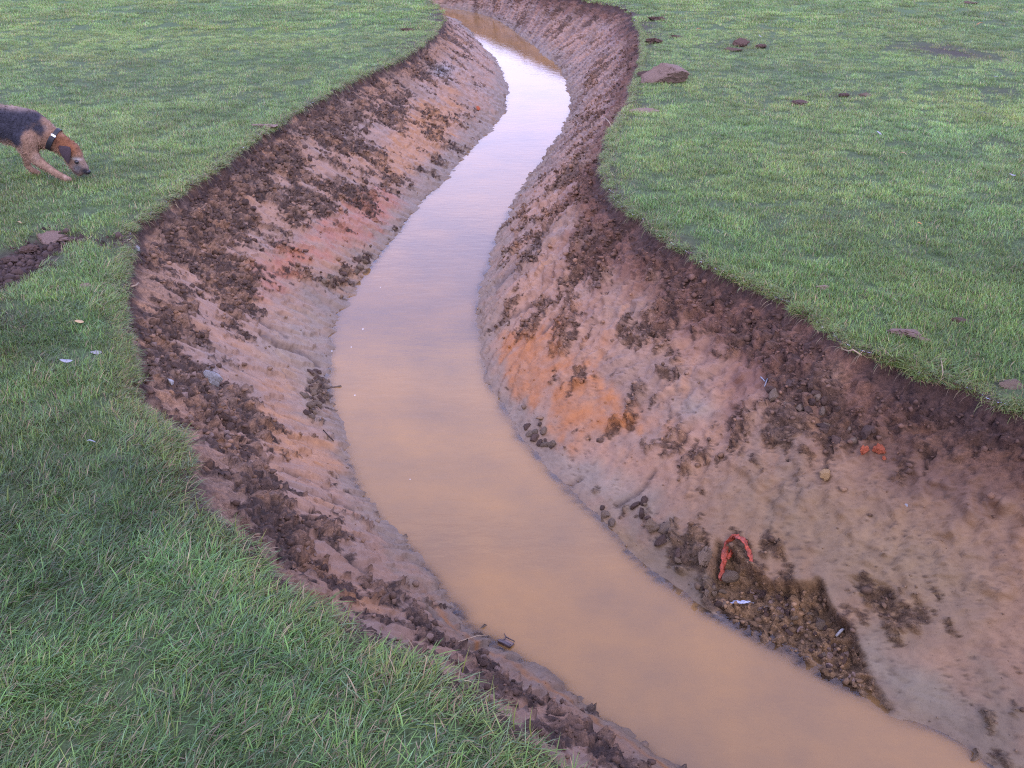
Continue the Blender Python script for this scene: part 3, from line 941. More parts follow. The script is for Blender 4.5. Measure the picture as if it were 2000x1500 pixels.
one('stone', 266, 487, 13, 11, M_STONE, 'white stone at the turf edge beside the lawn trench', 'stone', CHIPS[0], sink=.1)
one('stone', 1770, 987, 9, 7, M_STONE, 'white chip on the smooth tan bank', 'stone', CHIPS[4])

L = dict(lawn=True, up=True)
one('earth_clod', 1302, 160, 74, 62, M_CLOD_CLAY, 'large rounded brown clay clod on the lawn by the ditch edge', 'clod', BIG[0], sink=.12, **L)
one('earth_clod', 1270, 150, 44, 20, M_CLOD_DARK, 'flat dark earth clod against the large clay clod', 'clod', BIG[3], sink=.12, **L)
one('earth_clod', 1447, 90, 24, 22, M_CLOD_DARK, 'pointed dark earth clod on the lawn beyond the large clod', 'clod', BIG[5], sink=.1, **L)
one('earth_clod', 1486, 94, 20, 10, M_CLOD_DARK, 'flat dark earth clod next to the pointed one', 'clod', BIG[2], sink=.1, **L)
one('earth_clod', 1430, 99, 30, 10, M_CLOD_DARK, 'low dark smear of earth in front of the pointed clod', 'clod', BIG[7], sink=.2, **L)
one('earth_clod', 1282, 40, 28, 14, M_CLOD_DARK, 'dark earth clod at the far end of the ditch edge', 'clod', BIG[6], sink=.1, **L)
one('earth_clod', 1278, 84, 26, 16, M_CLOD_DARK, 'dark earth clod on the edge short of the far one', 'clod', BIG[4], sink=.1, **L)
one('earth_clod', 1320, 74, 18, 9, M_CLOD_DARK, 'small dark clod between the edge and the pointed clod', 'clod', BIG[8], sink=.1, **L)
one('earth_clod', 1560, 204, 30, 12, M_CLOD_DARK, 'dark brown clod alone in the open lawn', 'clod', BIG[1], sink=.1, **L)
one('earth_clod', 1648, 189, 20, 9, M_CLOD_DARK, 'left one of two scuffed clods in the open lawn', 'clod', BIG[2], sink=.1, **L)
one('earth_clod', 1688, 188, 22, 9, M_CLOD_GREY, 'greyer of two scuffed clods in the open lawn', 'clod', BIG[9], sink=.1, **L)
one('earth_clod', 1766, 653, 44, 22, M_CLOD_CLAY, 'pale pink clay clod on the turf along the wide bank', 'clod', BIG[4], sink=.1, **L)
one('earth_clod', 1800, 664, 22, 10, M_CLOD_CLAY, 'small pink clay flake touching the pale pink clod', 'clod', BIG[7], sink=.1, **L)
one('earth_clod', 1869, 629, 26, 16, M_CLOD_DARK, 'near black earth clod on the lawn beside the pale pink one', 'clod', BIG[8], sink=.1, **L)
one('earth_clod', 1606, 563, 22, 12, M_CLOD_CLAY, 'small pink clay clod in the grass along the wide bank', 'clod', BIG[6], sink=.1, **L)
one('earth_clod', 1256, 218, 50, 9, M_CLOD_CLAY, 'flat pale smear of clay on the turf by the narrow bend', 'clod', BIG[5], sink=.2, **L)
one('earth_clod', 1978, 752, 50, 18, M_CLOD_GREY, 'flat grey clay smear on the turf by the wide bank', 'clod', BIG[3], sink=.25, **L)
one('earth_clod', 97, 470, 54, 26, M_CLOD_CLAY, 'brown clay block lying in the lawn trench', 'clod', BIG[9], sink=.15, **L)
one('earth_clod', 60, 492, 34, 18, M_CLOD_DARK, 'dark crumbly clod in the lawn trench beside the clay block', 'clod', BIG[2], sink=.2, **L)
one('earth_clod', 20, 512, 40, 22, M_CLOD_DARK, 'dark wide clod at the broad end of the lawn trench', 'clod', BIG[0], sink=.25, **L)
one('earth_clod', 166, 560, 26, 9, M_CLOD_CLAY, 'flat brown clay flake in the grass by the trench', 'clod', BIG[1], sink=.2, **L)
one('earth_clod', 520, 247, 40, 10, M_CLOD_CLAY, 'flat clay smear on the turf edge beyond the dog', 'clod', BIG[4], sink=.2, **L)
one('earth_clod', 795, 60, 22, 9, M_CLOD_DARK, 'small dark clod on the far lawn spur', 'clod', BIG[6], sink=.1, **L)
one('earth_clod', 1893, 8, 26, 8, M_CLOD_DARK, 'dark clod far out on the lawn', 'clod', BIG[7], sink=.1, **L)
one('stone', 190, 690, 28, 8, M_STONE, 'flat grey stone in the near turf', 'stone', CHIPS[1], sink=.05, **L)
one('stone', 226, 693, 22, 9, M_CLOD_DARK, 'dark flat stone beside the flat grey stone in the turf', 'stone', CHIPS[5], sink=.05, **L)
one('stone', 46, 640, 20, 8, M_CLOD_DARK, 'small dark stone in the turf below the trench', 'stone', CHIPS[2], sink=.05, **L)

# ------------------------------------------------------------------ fallen leaves on the lawn
def leaf_mesh(seed, L_=1.0, W_=0.45):
    r = random.Random(seed)
    V, F = [], []
    n = 7
    for i in range(n):
        t = i / (n - 1)
        w = W_ * math.sin(math.pi * min(1, t * 0.93 + 0.04)) ** 0.8 * (1 + 0.12 * r.uniform(-1, 1))
        z = 0.18 * math.sin(t * 3 + seed) + 0.05
        for s in (-1, 0, 1):
            V.append((t * L_ - L_ / 2, s * w / 2, z + (0.12 if s else 0.0) * w))
    for i in range(n - 1):
        for s in (0, 1):
            a = i * 3 + s
            F.append((a, a + 1, a + 4, a + 3))
    me = bpy.data.meshes.new('leaf_shape')
    me.from_pydata(V, [], F)
    for p in me.polygons:
        p.use_smooth = True
    return me

LEAVES = [leaf_mesh(i, 1.0, 0.4 + 0.1 * (i % 3)) for i in range(4)]
def leaf(px, py, w, mat, label, i=0, lawn=True):
    p, nm, k = hit(px, py, lawn)
    me = LEAVES[i % 4].copy()
    me.materials.append(mat)
    o = bpy.data.objects.new('fallen_leaf', me)
    COL.objects.link(o)
    md = o.modifiers.new('thickness', 'SOLIDIFY'); md.thickness = 0.02
    o.location = p + Vector((0, 0, 0.026 if lawn else 0.006))
    o.rotation_euler = (random.uniform(-.3, .3), random.uniform(-.3, .3), random.uniform(-.6, .6))
    s = max(w * k * 0.8, 0.025)
    o.scale = (s, s, s)
    tag(o, label, 'leaf')

leaf(1913, 52, 16, M_LEAF_OR, 'bright orange leaf far out on the lawn', 0)
leaf(1366, 62, 14, M_LEAF_OR, 'dull orange leaf on the lawn near the pointed clod', 1)
leaf(1484, 75, 9, M_LEAF_PALE, 'white leaf behind the pointed dark clod', 2)
leaf(1466, 220, 18, M_LEAF_PALE, 'pale grey leaf on the lawn in front of the large clod', 3)
leaf(1945, 157, 12, M_LEAF_PALE, 'pale leaf near the muddy scuff far out on the lawn', 0)
leaf(1920, 228, 14, M_LEAF_PALE, 'pale leaf short of the muddy scuff in the open lawn', 1)
leaf(1716, 267, 14, M_LEAF_PALE, 'pale curled leaf below the two scuffed clods', 2)
leaf(1976, 349, 16, M_LEAF_PALE, 'bluish pale leaf on the empty stretch of open lawn', 3)
leaf(1762, 310, 20, M_LEAF_TAN, 'tan narrow leaf in the open lawn', 0)
leaf(1794, 446, 10, M_LEAF_OR, 'small rusty leaf in the open lawn', 1)
leaf(1496, 176, 12, M_LEAF_TAN, 'tan leaf beside the dark clod alone in the open lawn', 2)
leaf(133, 716, 30, M_LEAF_PALE, 'pale grey leaf lying on the near turf', 3)
leaf(182, 877, 20, M_LEAF_PALE, 'small whitish leaf on the near turf below the pale grey leaf', 1)
leaf(158, 640, 22, M_LEAF_TAN, 'brown leaf in the turf between the trench and the ditch', 2)
leaf(40, 445, 14, M_LEAF_TAN, 'tan leaf on the grass above the trench', 0)
leaf(1780, 205, 10, M_LEAF_TAN, 'small tan leaf short of the muddy scuff', 1)

# ------------------------------------------------------------------ tubes: twigs, roots, strands
def tube(name, pts, rad, mat, seg=6):
    V, F = [], []
    P = [Vector(p) for p in pts]
    for i, p in enumerate(P):
        t = (P[min(i + 1, len(P) - 1)] - P[max(i - 1, 0)]).normalized()
        a = t.orthogonal().normalized(); b = t.cross(a)
        r = rad[i] if hasattr(rad, '__len__') else rad
        for k in range(seg):
            an = 2 * math.pi * k / seg
            V.append(p + (a * math.cos(an) + b * math.sin(an)) * r)
    for i in range(len(P) - 1):
        for k in range(seg):
            F.append((i * seg + k, i * seg + (k + 1) % seg, (i + 1) * seg + (k + 1) % seg, (i + 1) * seg + k))
    F.append(tuple(range(seg))[::-1]); F.append(tuple((len(P) - 1) * seg + k for k in range(seg)))
    me = bpy.data.meshes.new(name)
    me.from_pydata([tuple(v) for v in V], [], F)
    me.materials.append(mat)
    for p in me.polygons:
        p.use_smooth = True
    o = bpy.data.objects.new(name, me)
    COL.objects.link(o)
    return o

def strand(name, pix, rad_px, mat, label, cat, lift=0.004, group=None):
    pts, rr = [], []
    for i, (px, py) in enumerate(pix):
        p, nm, k = hit(px, py)
        pts.append(p + nm * (lift + random.uniform(0, .004)))
        rr.append(max(rad_px * k * (1 - 0.5 * abs(i / (len(pix) - 1) - 0.4)), 0.0012))
    return tag(tube(name, pts, rr, mat), label, cat, group)

strand('twig', [(630, 842), (640, 852), (652, 862)], 1.6, M_TWIG, 'thin dark twig on the clay by the water below the clod heap', 'twig')
strand('root', [(1650, 682), (1662, 686), (1672, 684), (1684, 692)], 1.8, M_ROOT, 'pale root hanging from the turf above the wide bank', 'root', .012)
strand('root', [(1836, 705), (1838, 720), (1840, 735), (1836, 748)], 1.2, M_ROOT, 'thin vertical root at the turf lip above the brick pieces', 'root', .012)
strand('root', [(1486, 738), (1494, 746), (1499, 742), (1494, 756)], 1.6, M_LEAF_PALE, 'pale curled root on the dark middle of the wide bank', 'root', .006)
strand('root', [(1184, 232), (1190, 240), (1196, 249)], 1.2, M_ROOT, 'short pale root on the bank at the narrow bend', 'root', .006)
strand('root', [(690, 352), (700, 364), (706, 378)], 1.4, M_TWIG, 'short dark root on the bank above the red stained clay', 'root', .006)
strand('straw', [(425, 1003), (430, 1012), (431, 1024)], 1.6, M_ROOT, 'pale bent grass straw fallen on the bank beside the near turf', 'straw', .006)
strand('straw', [(252, 562), (262, 560), (270, 557)], 1.8, M_ROOT, 'pale straw sticking out of the turf edge below the white stone', 'straw', .01)
strand('bone', [(1632, 1240), (1642, 1234), (1650, 1229)], 3.2, M_STONE, 'pale stick like fragment in the rubble hollow', 'fragment', .006)
strand('straw', [(890, 1252), (930, 1248), (965, 1244)], .9, M_ROOT, 'thin pale straw beside the rust line near the floating debris', 'straw', .008)

# ------------------------------------------------------------------ red plastic strip
def ribbon(name, pix, width_px, mat, lift, parent=None, twist=0.0):
    V, F = [], []
    P, Nn, K = [], [], []
    for px, py in pix:
        p, nm, k = hit(px, py)
        P.append(p); Nn.append(nm); K.append(k)
    # finer points
    t = np.linspace(0, len(P) - 1, len(P) * 5)
    i0 = np.arange(len(P))
    XYZ = np.stack([np.interp(t, i0, [p[c] for p in P]) for c in range(3)], 1)
    for _ in range(3):
        for c in range(3):
            XYZ[1:-1, c] = (XYZ[:-2, c] + XYZ[1:-1, c] * 2 + XYZ[2:, c]) / 4
    LF_ = np.interp(t, i0, lift)
    W_ = np.interp(t, i0, width_px)
    n, M = len(XYZ), 5
    nm = sum(Nn, Vector()) / len(Nn)
    nm.normalize()
    for i in range(n):
        a = Vector(XYZ[max(i - 1, 0)]); b = Vector(XYZ[min(i + 1, n - 1)])
        tg = (b - a).normalized()
        cr = nm.cross(tg).normalized()
        w = W_[i] * K[0]
        for j in range(M):
            q = j / (M - 1) - 0.5
            wr = 0.004 * math.sin(i * 1.7 + j * 2.1) + 0.003 * math.sin(i * 0.9 - j * 1.3)
            V.append(Vector(XYZ[i]) + cr * (q * w * (1 + 0.12 * math.sin(i * 1.3))) + nm * (LF_[i] + wr + 0.35 * w * (0.25 - q * q) + twist * q * w * math.sin(i * 0.35)))
    for i in range(n - 1):
        for j in range(M - 1):
            F.append((i * M + j, i * M + j + 1, (i + 1) * M + j + 1, (i + 1) * M + j))
    me = bpy.data.meshes.new(name)
    me.from_pydata([tuple(v) for v in V], [], F)
    me.materials.append(mat)
    for p in me.polygons:
        p.use_smooth = True
    o = bpy.data.objects.new(name, me)
    COL.objects.link(o)
    md = o.modifiers.new('thickness', 'SOLIDIFY')
    md.thickness, md.offset = 0.0025, 0
    o.parent = parent
    return o

strip = tag(bpy.data.objects.new('plastic_strip', None), 'torn red orange plastic strip bent like a hook on the bank above the rubble', 'plastic strip')
COL.objects.link(strip)
ribbon('band', [(1399, 1137), (1401, 1112), (1401, 1088), (1406, 1066), (1420, 1053), (1436, 1060), (1448, 1078), (1458, 1098), (1466, 1112)], [12, 14, 12, 13, 13, 14, 13, 9, 4], M_RED, [.024, .034, .042, .046, .048, .046, .038, .026, .018], strip, .3)
ribbon('knot', [(1404, 1098), (1413, 1092), (1416, 1080), (1424, 1078)], [10, 9, 7, 5], M_RED, [.038, .040, .034, .028], strip, .2)
ribbon('torn_end', [(1468, 1116), (1474, 1120), (1481, 1126)], [8, 9, 5], M_RED, [.020, .022, .016], strip, .2)

# white scrap by the water
def scrap(px, py, w, h, label):
    p, nm, k = hit(px, py)
    n = 9
    V, F = [], []
    for i in range(n):
        for j in range(n):
            u, v = i / (n - 1) - .5, j / (n - 1) - .5
            q = np.array([[u * 5 + 3, v * 5, 1.7]])
            z = 0.35 * float(fbm(q, 1.0, 2, 77)[0]) + 0.15 * (1 - 4 * u * u)
            V.append((u * (1 + .3 * math.sin(j * 1.7)), v + .1 * math.sin(i * 2.2), z))
    for i in range(n - 1):
        for j in range(n - 1):
            if (i, j) in ((0, 0), (n - 2, n - 2), (0, 1)):
                continue
            F.append((i * n + j, i * n + j + 1, (i + 1) * n + j + 1, (i + 1) * n + j))
    me = bpy.data.meshes.new('paper_scrap')
    me.from_pydata(V, [], F)
    me.materials.append(M_WHITE)
    o = bpy.data.objects.new('paper_scrap', me)
    COL.objects.link(o)
    md = o.modifiers.new('thickness', 'SOLIDIFY'); md.thickness = 0.03
    o.location = p + nm * 0.050
    o.rotation_euler = (nm.to_track_quat('Z', 'Y').to_euler())
    o.rotation_euler.rotate_axis('Z', 0.5)
    o.scale = (w * k, h * k * 1.3, w * k)
    tag(o, label, 'litter')

scrap(1452, 1206, 17, 30, 'crumpled white scrap at the water edge below the red strip')

# ------------------------------------------------------------------ floating debris and foam specks on the water
def water_pt(px, py):
    x, y = un([(px, py)], -D)[0]
    d = ray(px, py)
    k = (y * CT + (H + D) * ST) / FPX
    return Vector((x, y, -D)), k

def debris():
    p, k = water_pt(986, 1259)
    root = tag(bpy.data.objects.new('broken_wood', None), 'broken dark wood piece with a splinter frame floating at the water edge', 'wood')
    COL.objects.link(root)
    root.location = p
    root.rotation_euler = (0, 0, -0.62)
    bm = bmesh.new()
    bmesh.ops.create_cube(bm, size=1)
    bmesh.ops.bevel(bm, geom=bm.edges[:], offset=0.12, segments=1, affect='EDGES')
    bmesh.ops.subdivide_edges(bm, edges=bm.edges[:], cuts=2)
    V = np.array([v.co[:] for v in bm.verts])
    nn = fbm(V, 3, 2, 5)
    for v, e in zip(bm.verts, nn):
        v.co = Vector((v.co.x * 0.050, v.co.y * 0.014, v.co.z * 0.013 + 0.004)) * (1 + 0.25 * e)
    me = bpy.data.meshes.new('plank'); bm.to_mesh(me); bm.free()
    me.materials.append(M_WOOD)
    o = bpy.data.objects.new('plank', me); COL.objects.link(o); o.parent = root
    me = bpy.data.meshes.new('bark_face')
    me.from_pydata([(-.018, .006, .006), (.024, .006, .006), (.024, .020, .004), (-.016, .022, .004), (-.018, .006, .001), (.024, .006, .001), (.024, .020, -.001), (-.016, .022, -.001)],
                   [], [(0, 1, 2, 3), (7, 6, 5, 4), (0, 4, 5, 1), (1, 5, 6, 2), (2, 6, 7, 3), (3, 7, 4, 0)])
    me.materials.append(M_WOOD_PALE)
    o = bpy.data.objects.new('bark_face', me); COL.objects.link(o); o.parent = root
    o = tube('splinter', [(-.028, .034, .010), (-.012, .024, .010), (.004, .024, .009), (.022, .025, .008), (.027, .014, .007), (.024, .002, .006)], [.0012, .0022, .002, .0018, .002, .0016], M_WOOD)
    o.parent = root
    o = tube('splinter', [(-.012, .024, .010), (-.012, .012, .008), (-.016, .002, .006)], [.002, .0022, .002], M_WOOD)
    o.parent = root
debris()

M_FOAM = mat_plain('foam', (0.8, 0.8, 0.82), 0.4, 0.5, 0.1)
bm = bmesh.new(); bmesh.ops.create_uvsphere(bm, u_segments=8, v_segments=5, radius=1.0)
foam_me = bpy.data.meshes.new('foam_speck'); bm.to_mesh(foam_me); bm.free(); foam_me.materials.append(M_FOAM)
for px, py in [(743,561),(686,678),(709,643),(693,772),(648,686),(801,936)]:
    p, k = water_pt(px, py)
    o = bpy.data.objects.new('foam_speck', foam_me); COL.objects.link(o)
    s = max(1.3 * k, 0.0016) * random.uniform(.45, 1.25)
    o.location = p + Vector((0, 0, s * 0.15)); o.scale = (s * 1.4, s, s * 0.6)
    tag(o, 'tiny white speck floating on the muddy water', 'foam', 'white specks on the water')

# ------------------------------------------------------------------ grass
SRC = bpy.data.collections.new('grass_tufts')
def tuft(name, n, radius, hmin, hmax, width, lean, seed, comb=0.0, dry=0.1):
    r = np.random.default_rng(seed)
    V, F, C = [], [], []
    for i in range(n):
        a = r.uniform(0, 2 * math.pi); q = radius * math.sqrt(r.uniform())
        bx, by = q * math.cos(a), q * math.sin(a)
        h = r.uniform(hmin, hmax)
        az = r.normal(0, 0.6) if r.uniform() < comb else r.uniform(0, 2 * math.pi)
        l0 = abs(r.normal(lean, 0.30))
        curl = r.uniform(0.1, 0.9)
        w = width * r.uniform(0.6, 1.25)
        tw = r.uniform(-1, 1)
        x, y, z, th = bx, by, -0.004, min(l0, 1.35)
        col = np.array([0.152, 0.278, 0.060]) * r.uniform(0.35, 1.55)
        k = r.uniform()
        if k < 0.20:
            col = np.array([0.235, 0.310, 0.062]) * r.uniform(0.6, 1.4)
        elif k < 0.32:
            col = np.array([0.190, 0.300, 0.128]) * r.uniform(0.7, 1.5)
        elif k < 0.32 + dry:
            col = np.array([0.36, 0.275, 0.145]) * r.uniform(0.4, 1.4)
        base = len(V)
        for s in range(4):
            t = s / 3
            ww = w * (1 - t) ** 0.6 if s < 3 else 0
            px, py = -math.sin(az + tw * t), math.cos(az + tw * t)
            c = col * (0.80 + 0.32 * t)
            if t > 0.8 and r.uniform() < 0.25:
                c = np.array([0.26, 0.22, 0.11])
            if s < 3:
                V += [(x - px * ww / 2, y - py * ww / 2, z), (x + px * ww / 2, y + py * ww / 2, z)]
                C += [c, c]
            else:
                V.append((x, y, z)); C.append(c)
            step = h / 3
            x += math.cos(az) * math.sin(th) * step; y += math.sin(az) * math.sin(th) * step; z += max(math.cos(th), -0.25) * step
            th = min(th + curl * 0.45, 1.75)
        F += [(base, base + 1, base + 3), (base, base + 3, base + 2), (base + 2, base + 3, base + 5), (base + 2, base + 5, base + 4), (base + 4, base + 5, base + 6)]
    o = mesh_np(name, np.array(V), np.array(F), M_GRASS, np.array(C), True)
    COL.objects.unlink(o)
    SRC.objects.link(o)
    return o

NSHORT, NLONG = 6, 6
for i in range(NSHORT):
    tuft('a%d_short_tuft' % i, 90, 0.070, 0.018, 0.040, 0.0025, 0.55, 200 + i, 0.2, 0.13)
for i in range(NLONG):
    tuft('b%d_long_tuft' % i, 70, 0.060, 0.030, 0.066, 0.0029, 1.00, 300 + i, 0.75, 0.17)
for i in range(3):
    tuft('c%d_wide_tuft' % i, 200, 0.16, 0.022, 0.045, 0.0050, 0.45, 400 + i, 0.15, 0.11)

def scatter():
    pts = []
    def area(x0, x1, y0, y1, dens, kind):
        n = int((x1 - x0) * (y1 - y0) * dens)
        p = np.column_stack([rng.uniform(x0, x1, n), rng.uniform(y0, y1, n)])
        q = proj(np.column_stack([p, np.zeros(n)]))
        m = 900 if kind < 2 else 800
        keep = (q[:, 0] > -m) & (q[:, 0] < 2000 + m) & (q[:, 1] < 1500 + m) & (p[:, 1] > 0.5)
        p = p[keep]
        pts.append(np.column_stack([p, np.full(len(p), kind)]))
    area(-3.6, 4.2, 0.7, 4.2, 680, 0)
    area(-7.5, 8.0, 4.2, 8.0, 330, 0)
    area(-12.0, 12.0, 8.0, 13.0, 170, 0)
    area(-20, 20, 13.0, 34.0, 34, 2)
    P = np.vstack(pts)
    xy, kind = P[:, :2], P[:, 2].astype(int)
    k = ~inside(xy, np.vstack([EDGE_L[::2], EDGE_R[::-2]]))
    xy, kind = xy[k], kind[k]
    # extra tufts hanging over the turf edge
    ex, ek = [], []
    for Bk in (BL, BR):
        e, ac = Bk['edge'], Bk['across']
        dist = np.hypot(e[:, 0], e[:, 1])
        ok = np.where((dist < 14) & (e[:, 1] > 0.7))[0]
        step = np.linalg.norm(np.diff(e, axis=0, append=e[-1:]), axis=1)
        pr = step[ok]
        total = pr.sum()
        ids = rng.choice(ok, int(total * 70), p=pr / total)
        ids = ids[(rng.random(len(ids)) < 0.45) | (e[ids, 1] > 2.4)]
        ex.append(e[ids] - ac[ids] * rng.uniform(0.0, 0.035, len(ids))[:, None])
    ex = np.vstack(ex)
    n_in = len(xy)
    xy = np.vstack([xy, ex]); kind = np.concatenate([kind, np.ones(len(ex), int)])
    dl, il = nearest(xy, EDGE_L[::2]); dr, ir = nearest(xy, EDGE_R[::2])
    left = dl < dr
    d = np.where(left, dl, dr)
    out = np.where(left[:, None], BL['across'][::2][il], BR['across'][::2][ir])
    p3 = np.column_stack([xy, np.zeros(len(xy))])
    q = proj(p3)
    bare = blobs(q, BARE_L) * 1.1 + blobs(q, BARE_R)
    patch = fbm(p3, 4.0, 3, 131)
    keep = rng.random(len(xy)) > np.clip(bare * 1.15, 0, 0.97)
    keep &= (rng.random(len(xy)) > 0.45 * sst(0.15, 0.45, patch)) | (np.arange(len(xy)) >= n_in)
    keep &= ~((xy[:, 1] < 2.4) & (d < 0.022))
    # the near turf on the left is longer and combed flat
    longz = sst(2.6, 1.7, xy[:, 1]) * (xy[:, 0] < 1.2) * 0.85 + 0.55 * sst(0.12, 0.03, d) + 0.25 * sst(4.6, 3.0, xy[:, 1]) * (xy[:, 0] < 0)
    kind = np.where((kind == 0) & (rng.random(len(xy)) < longz), 1, kind)
    idx = np.where(kind == 0, rng.integers(0, NSHORT, len(xy)), np.where(kind == 1, NSHORT + rng.integers(0, NLONG, len(xy)), NSHORT + NLONG + rng.integers(0, 3, len(xy))))
    z = lawn_height(xy) * sst(0.0, 0.35, d) - np.clip(blobs(q, BARE_L), 0, 1) * 0.035
    flow = 0.35 + 2.6 * fbm(p3, 0.9, 3, 141)
    rz = np.where(kind == 1, flow + rng.normal(0, 0.5, len(xy)), rng.uniform(0, 6.28, len(xy)))
    edge_w = (d < 0.05)
    rz = np.where(edge_w, np.arctan2(out[:, 1], out[:, 0]) + rng.normal(0, 0.7, len(xy)), rz)
    rx = rng.normal(0, 0.10, len(xy)); ry = rng.normal(0, 0.10, len(xy)) + np.where(edge_w, 0.35, 0)
    sc = rng.uniform(0.75, 1.2, len(xy)) * (1 + 0.25 * fbm(p3, 2.5, 2, 151)) * np.where(kind == 1, 1.0, 0.95)
    sc *= np.where(edge_w, np.where((xy[:, 1] < 2.6) & (xy[:, 0] < 1.2), 0.85, 0.58), 1.0)
    big, fine = fbm(p3, 0.45, 3, 161), fbm(p3, 2.2, 3, 163)
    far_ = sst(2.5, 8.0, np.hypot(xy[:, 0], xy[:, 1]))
    tr = (1.0 + 0.30 * big + 0.42 * fine + 0.30 * fbm(p3, 7.0, 2, 167)) * (0.80 + 0.44 * far_)  # lens vignetting painted into the tint: near tufts darker, lighter with distance
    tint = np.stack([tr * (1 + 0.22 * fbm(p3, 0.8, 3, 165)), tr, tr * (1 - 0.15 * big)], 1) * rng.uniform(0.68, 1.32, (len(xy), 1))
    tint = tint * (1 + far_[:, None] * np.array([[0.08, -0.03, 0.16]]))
    tint = mixc(tint, (1.15, 0.82, 0.7), 0.45 * sst(0.14, 0.02, d))
    tint = mixc(tint, (0.95, 0.60, 0.7), 0.7 * np.clip(bare, 0, 1))
    K = keep
    V = np.column_stack([xy, z])[K]
    me = bpy.data.meshes.new('grass')
    me.vertices.add(len(V)); me.vertices.foreach_set('co', V.astype(np.float32).ravel())
    a = me.attributes.new('rot', 'FLOAT_VECTOR', 'POINT'); a.data.foreach_set('vector', np.stack([rx, ry, rz], 1)[K].astype(np.float32).ravel())
    a = me.attributes.new('size', 'FLOAT', 'POINT'); a.data.foreach_set('value', sc[K].astype(np.float32))
    a = me.attributes.new('pick', 'INT', 'POINT'); a.data.foreach_set('value', idx[K].astype(np.int32))
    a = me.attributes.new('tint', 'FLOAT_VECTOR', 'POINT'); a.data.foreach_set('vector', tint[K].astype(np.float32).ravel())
    o = bpy.data.objects.new('grass', me); COL.objects.link(o)
    tag(o, 'short green turf on both sides of the ditch', 'grass', None, 'stuff')
    ng = bpy.data.node_groups.new('grass_scatter', 'GeometryNodeTree')
    ng.interface.new_socket('Geometry', in_out='INPUT', socket_type='NodeSocketGeometry')
    ng.interface.new_socket('Geometry', in_out='OUTPUT', socket_type='NodeSocketGeometry')
    N, Lk = ng.nodes, ng.links
    gi, go = N.new('NodeGroupInput'), N.new('NodeGroupOutput')
    iop = N.new('GeometryNodeInstanceOnPoints'); iop.inputs['Pick Instance'].default_value = True
    ci = N.new('GeometryNodeCollectionInfo'); ci.inputs['Collection'].default_value = SRC
    ci.inputs['Separate Children'].default_value = True; ci.inputs['Reset Children'].default_value = True
    def na(name, typ):
        x = N.new('GeometryNodeInputNamedAttribute'); x.data_type = typ; x.inputs['Name'].default_value = name
        return x.outputs['Attribute']
    e2r = N.new('FunctionNodeEulerToRotation')
    Lk.new(na('rot', 'FLOAT_VECTOR'), e2r.inputs['Euler'])
    Lk.new(gi.outputs[0], iop.inputs['Points'])
    Lk.new(ci.outputs[0], iop.inputs['Instance'])
    Lk.new(na('pick', 'INT'), iop.inputs['Instance Index'])
    Lk.new(e2r.outputs[0], iop.inputs['Rotation'])
    Lk.new(na('size', 'FLOAT'), iop.inputs['Scale'])
    Lk.new(iop.outputs[0], go.inputs[0])
    md = o.modifiers.new('scatter', 'NODES'); md.node_group = ng
    print('tufts', K.sum())
scatter()

# dead stems and roots hanging out of the cut turf: too many to count, one object for each edge
def fringe(B, count, label):
    e, ac = B['edge'], B['across']
    dist = np.hypot(e[:, 0], e[:, 1])
    ok = np.where((dist < 13) & (e[:, 1] > 0.8))[0]
    step = np.linalg.norm(np.diff(e, axis=0, append=e[-1:]), axis=1)[ok]
    ids = rng.choice(ok, count, p=step / step.sum())
    V, F, C = [], [], []
    for i in ids:
        p = np.array([e[i, 0], e[i, 1], rng.uniform(-0.035, 0.012)]) - np.array([*ac[i], 0]) * 0.01
        p[:2] += rng.normal(0, 0.01, 2)
        out = np.array([*ac[i], 0.0]) + rng.normal(0, 0.55, 3) * [1, 1, 0.4]
        ln = rng.uniform(0.02, 0.075)
        wd = rng.uniform(0.0007, 0.0017) * max(1.0, dist[i] / 3.5)
        side = np.cross(out, [0, 0, 1.0]); side /= np.linalg.norm(side) + 1e-9
        c = np.array([[0.33, 0.25, 0.14], [0.17, 0.12, 0.075], [0.20, 0.22, 0.08], [0.10, 0.065, 0.045]][rng.integers(0, 4)]) * rng.uniform(0.5, 1.2)
        b, fall = len(V), rng.uniform(-0.2, 0.5)
        for k in range(4):
            w_ = wd * (1 - 0.28 * k)
            V += [p - side * w_, p + side * w_]; C += [c, c]
            d = out * (0.7 - 0.12 * k) - np.array([0, 0, fall + 0.45 * k])
            p = p + d / (np.linalg.norm(d) + 1e-9) * ln / 3
        for k in range(3):
            F.append((b + 2 * k, b + 2 * k + 1, b + 2 * k + 3, b + 2 * k + 2))
    tag(mesh_np('dead_stems', np.array(V), np.array(F), M_CRUMB, np.array(C), True), label, 'dead grass', None, 'stuff')

fringe(BL, 2600, 'dead stems and roots hanging out of the cut turf on the side of the dog')
fringe(BR, 2600, 'dead stems and roots hanging out of the cut turf above the brick pieces')

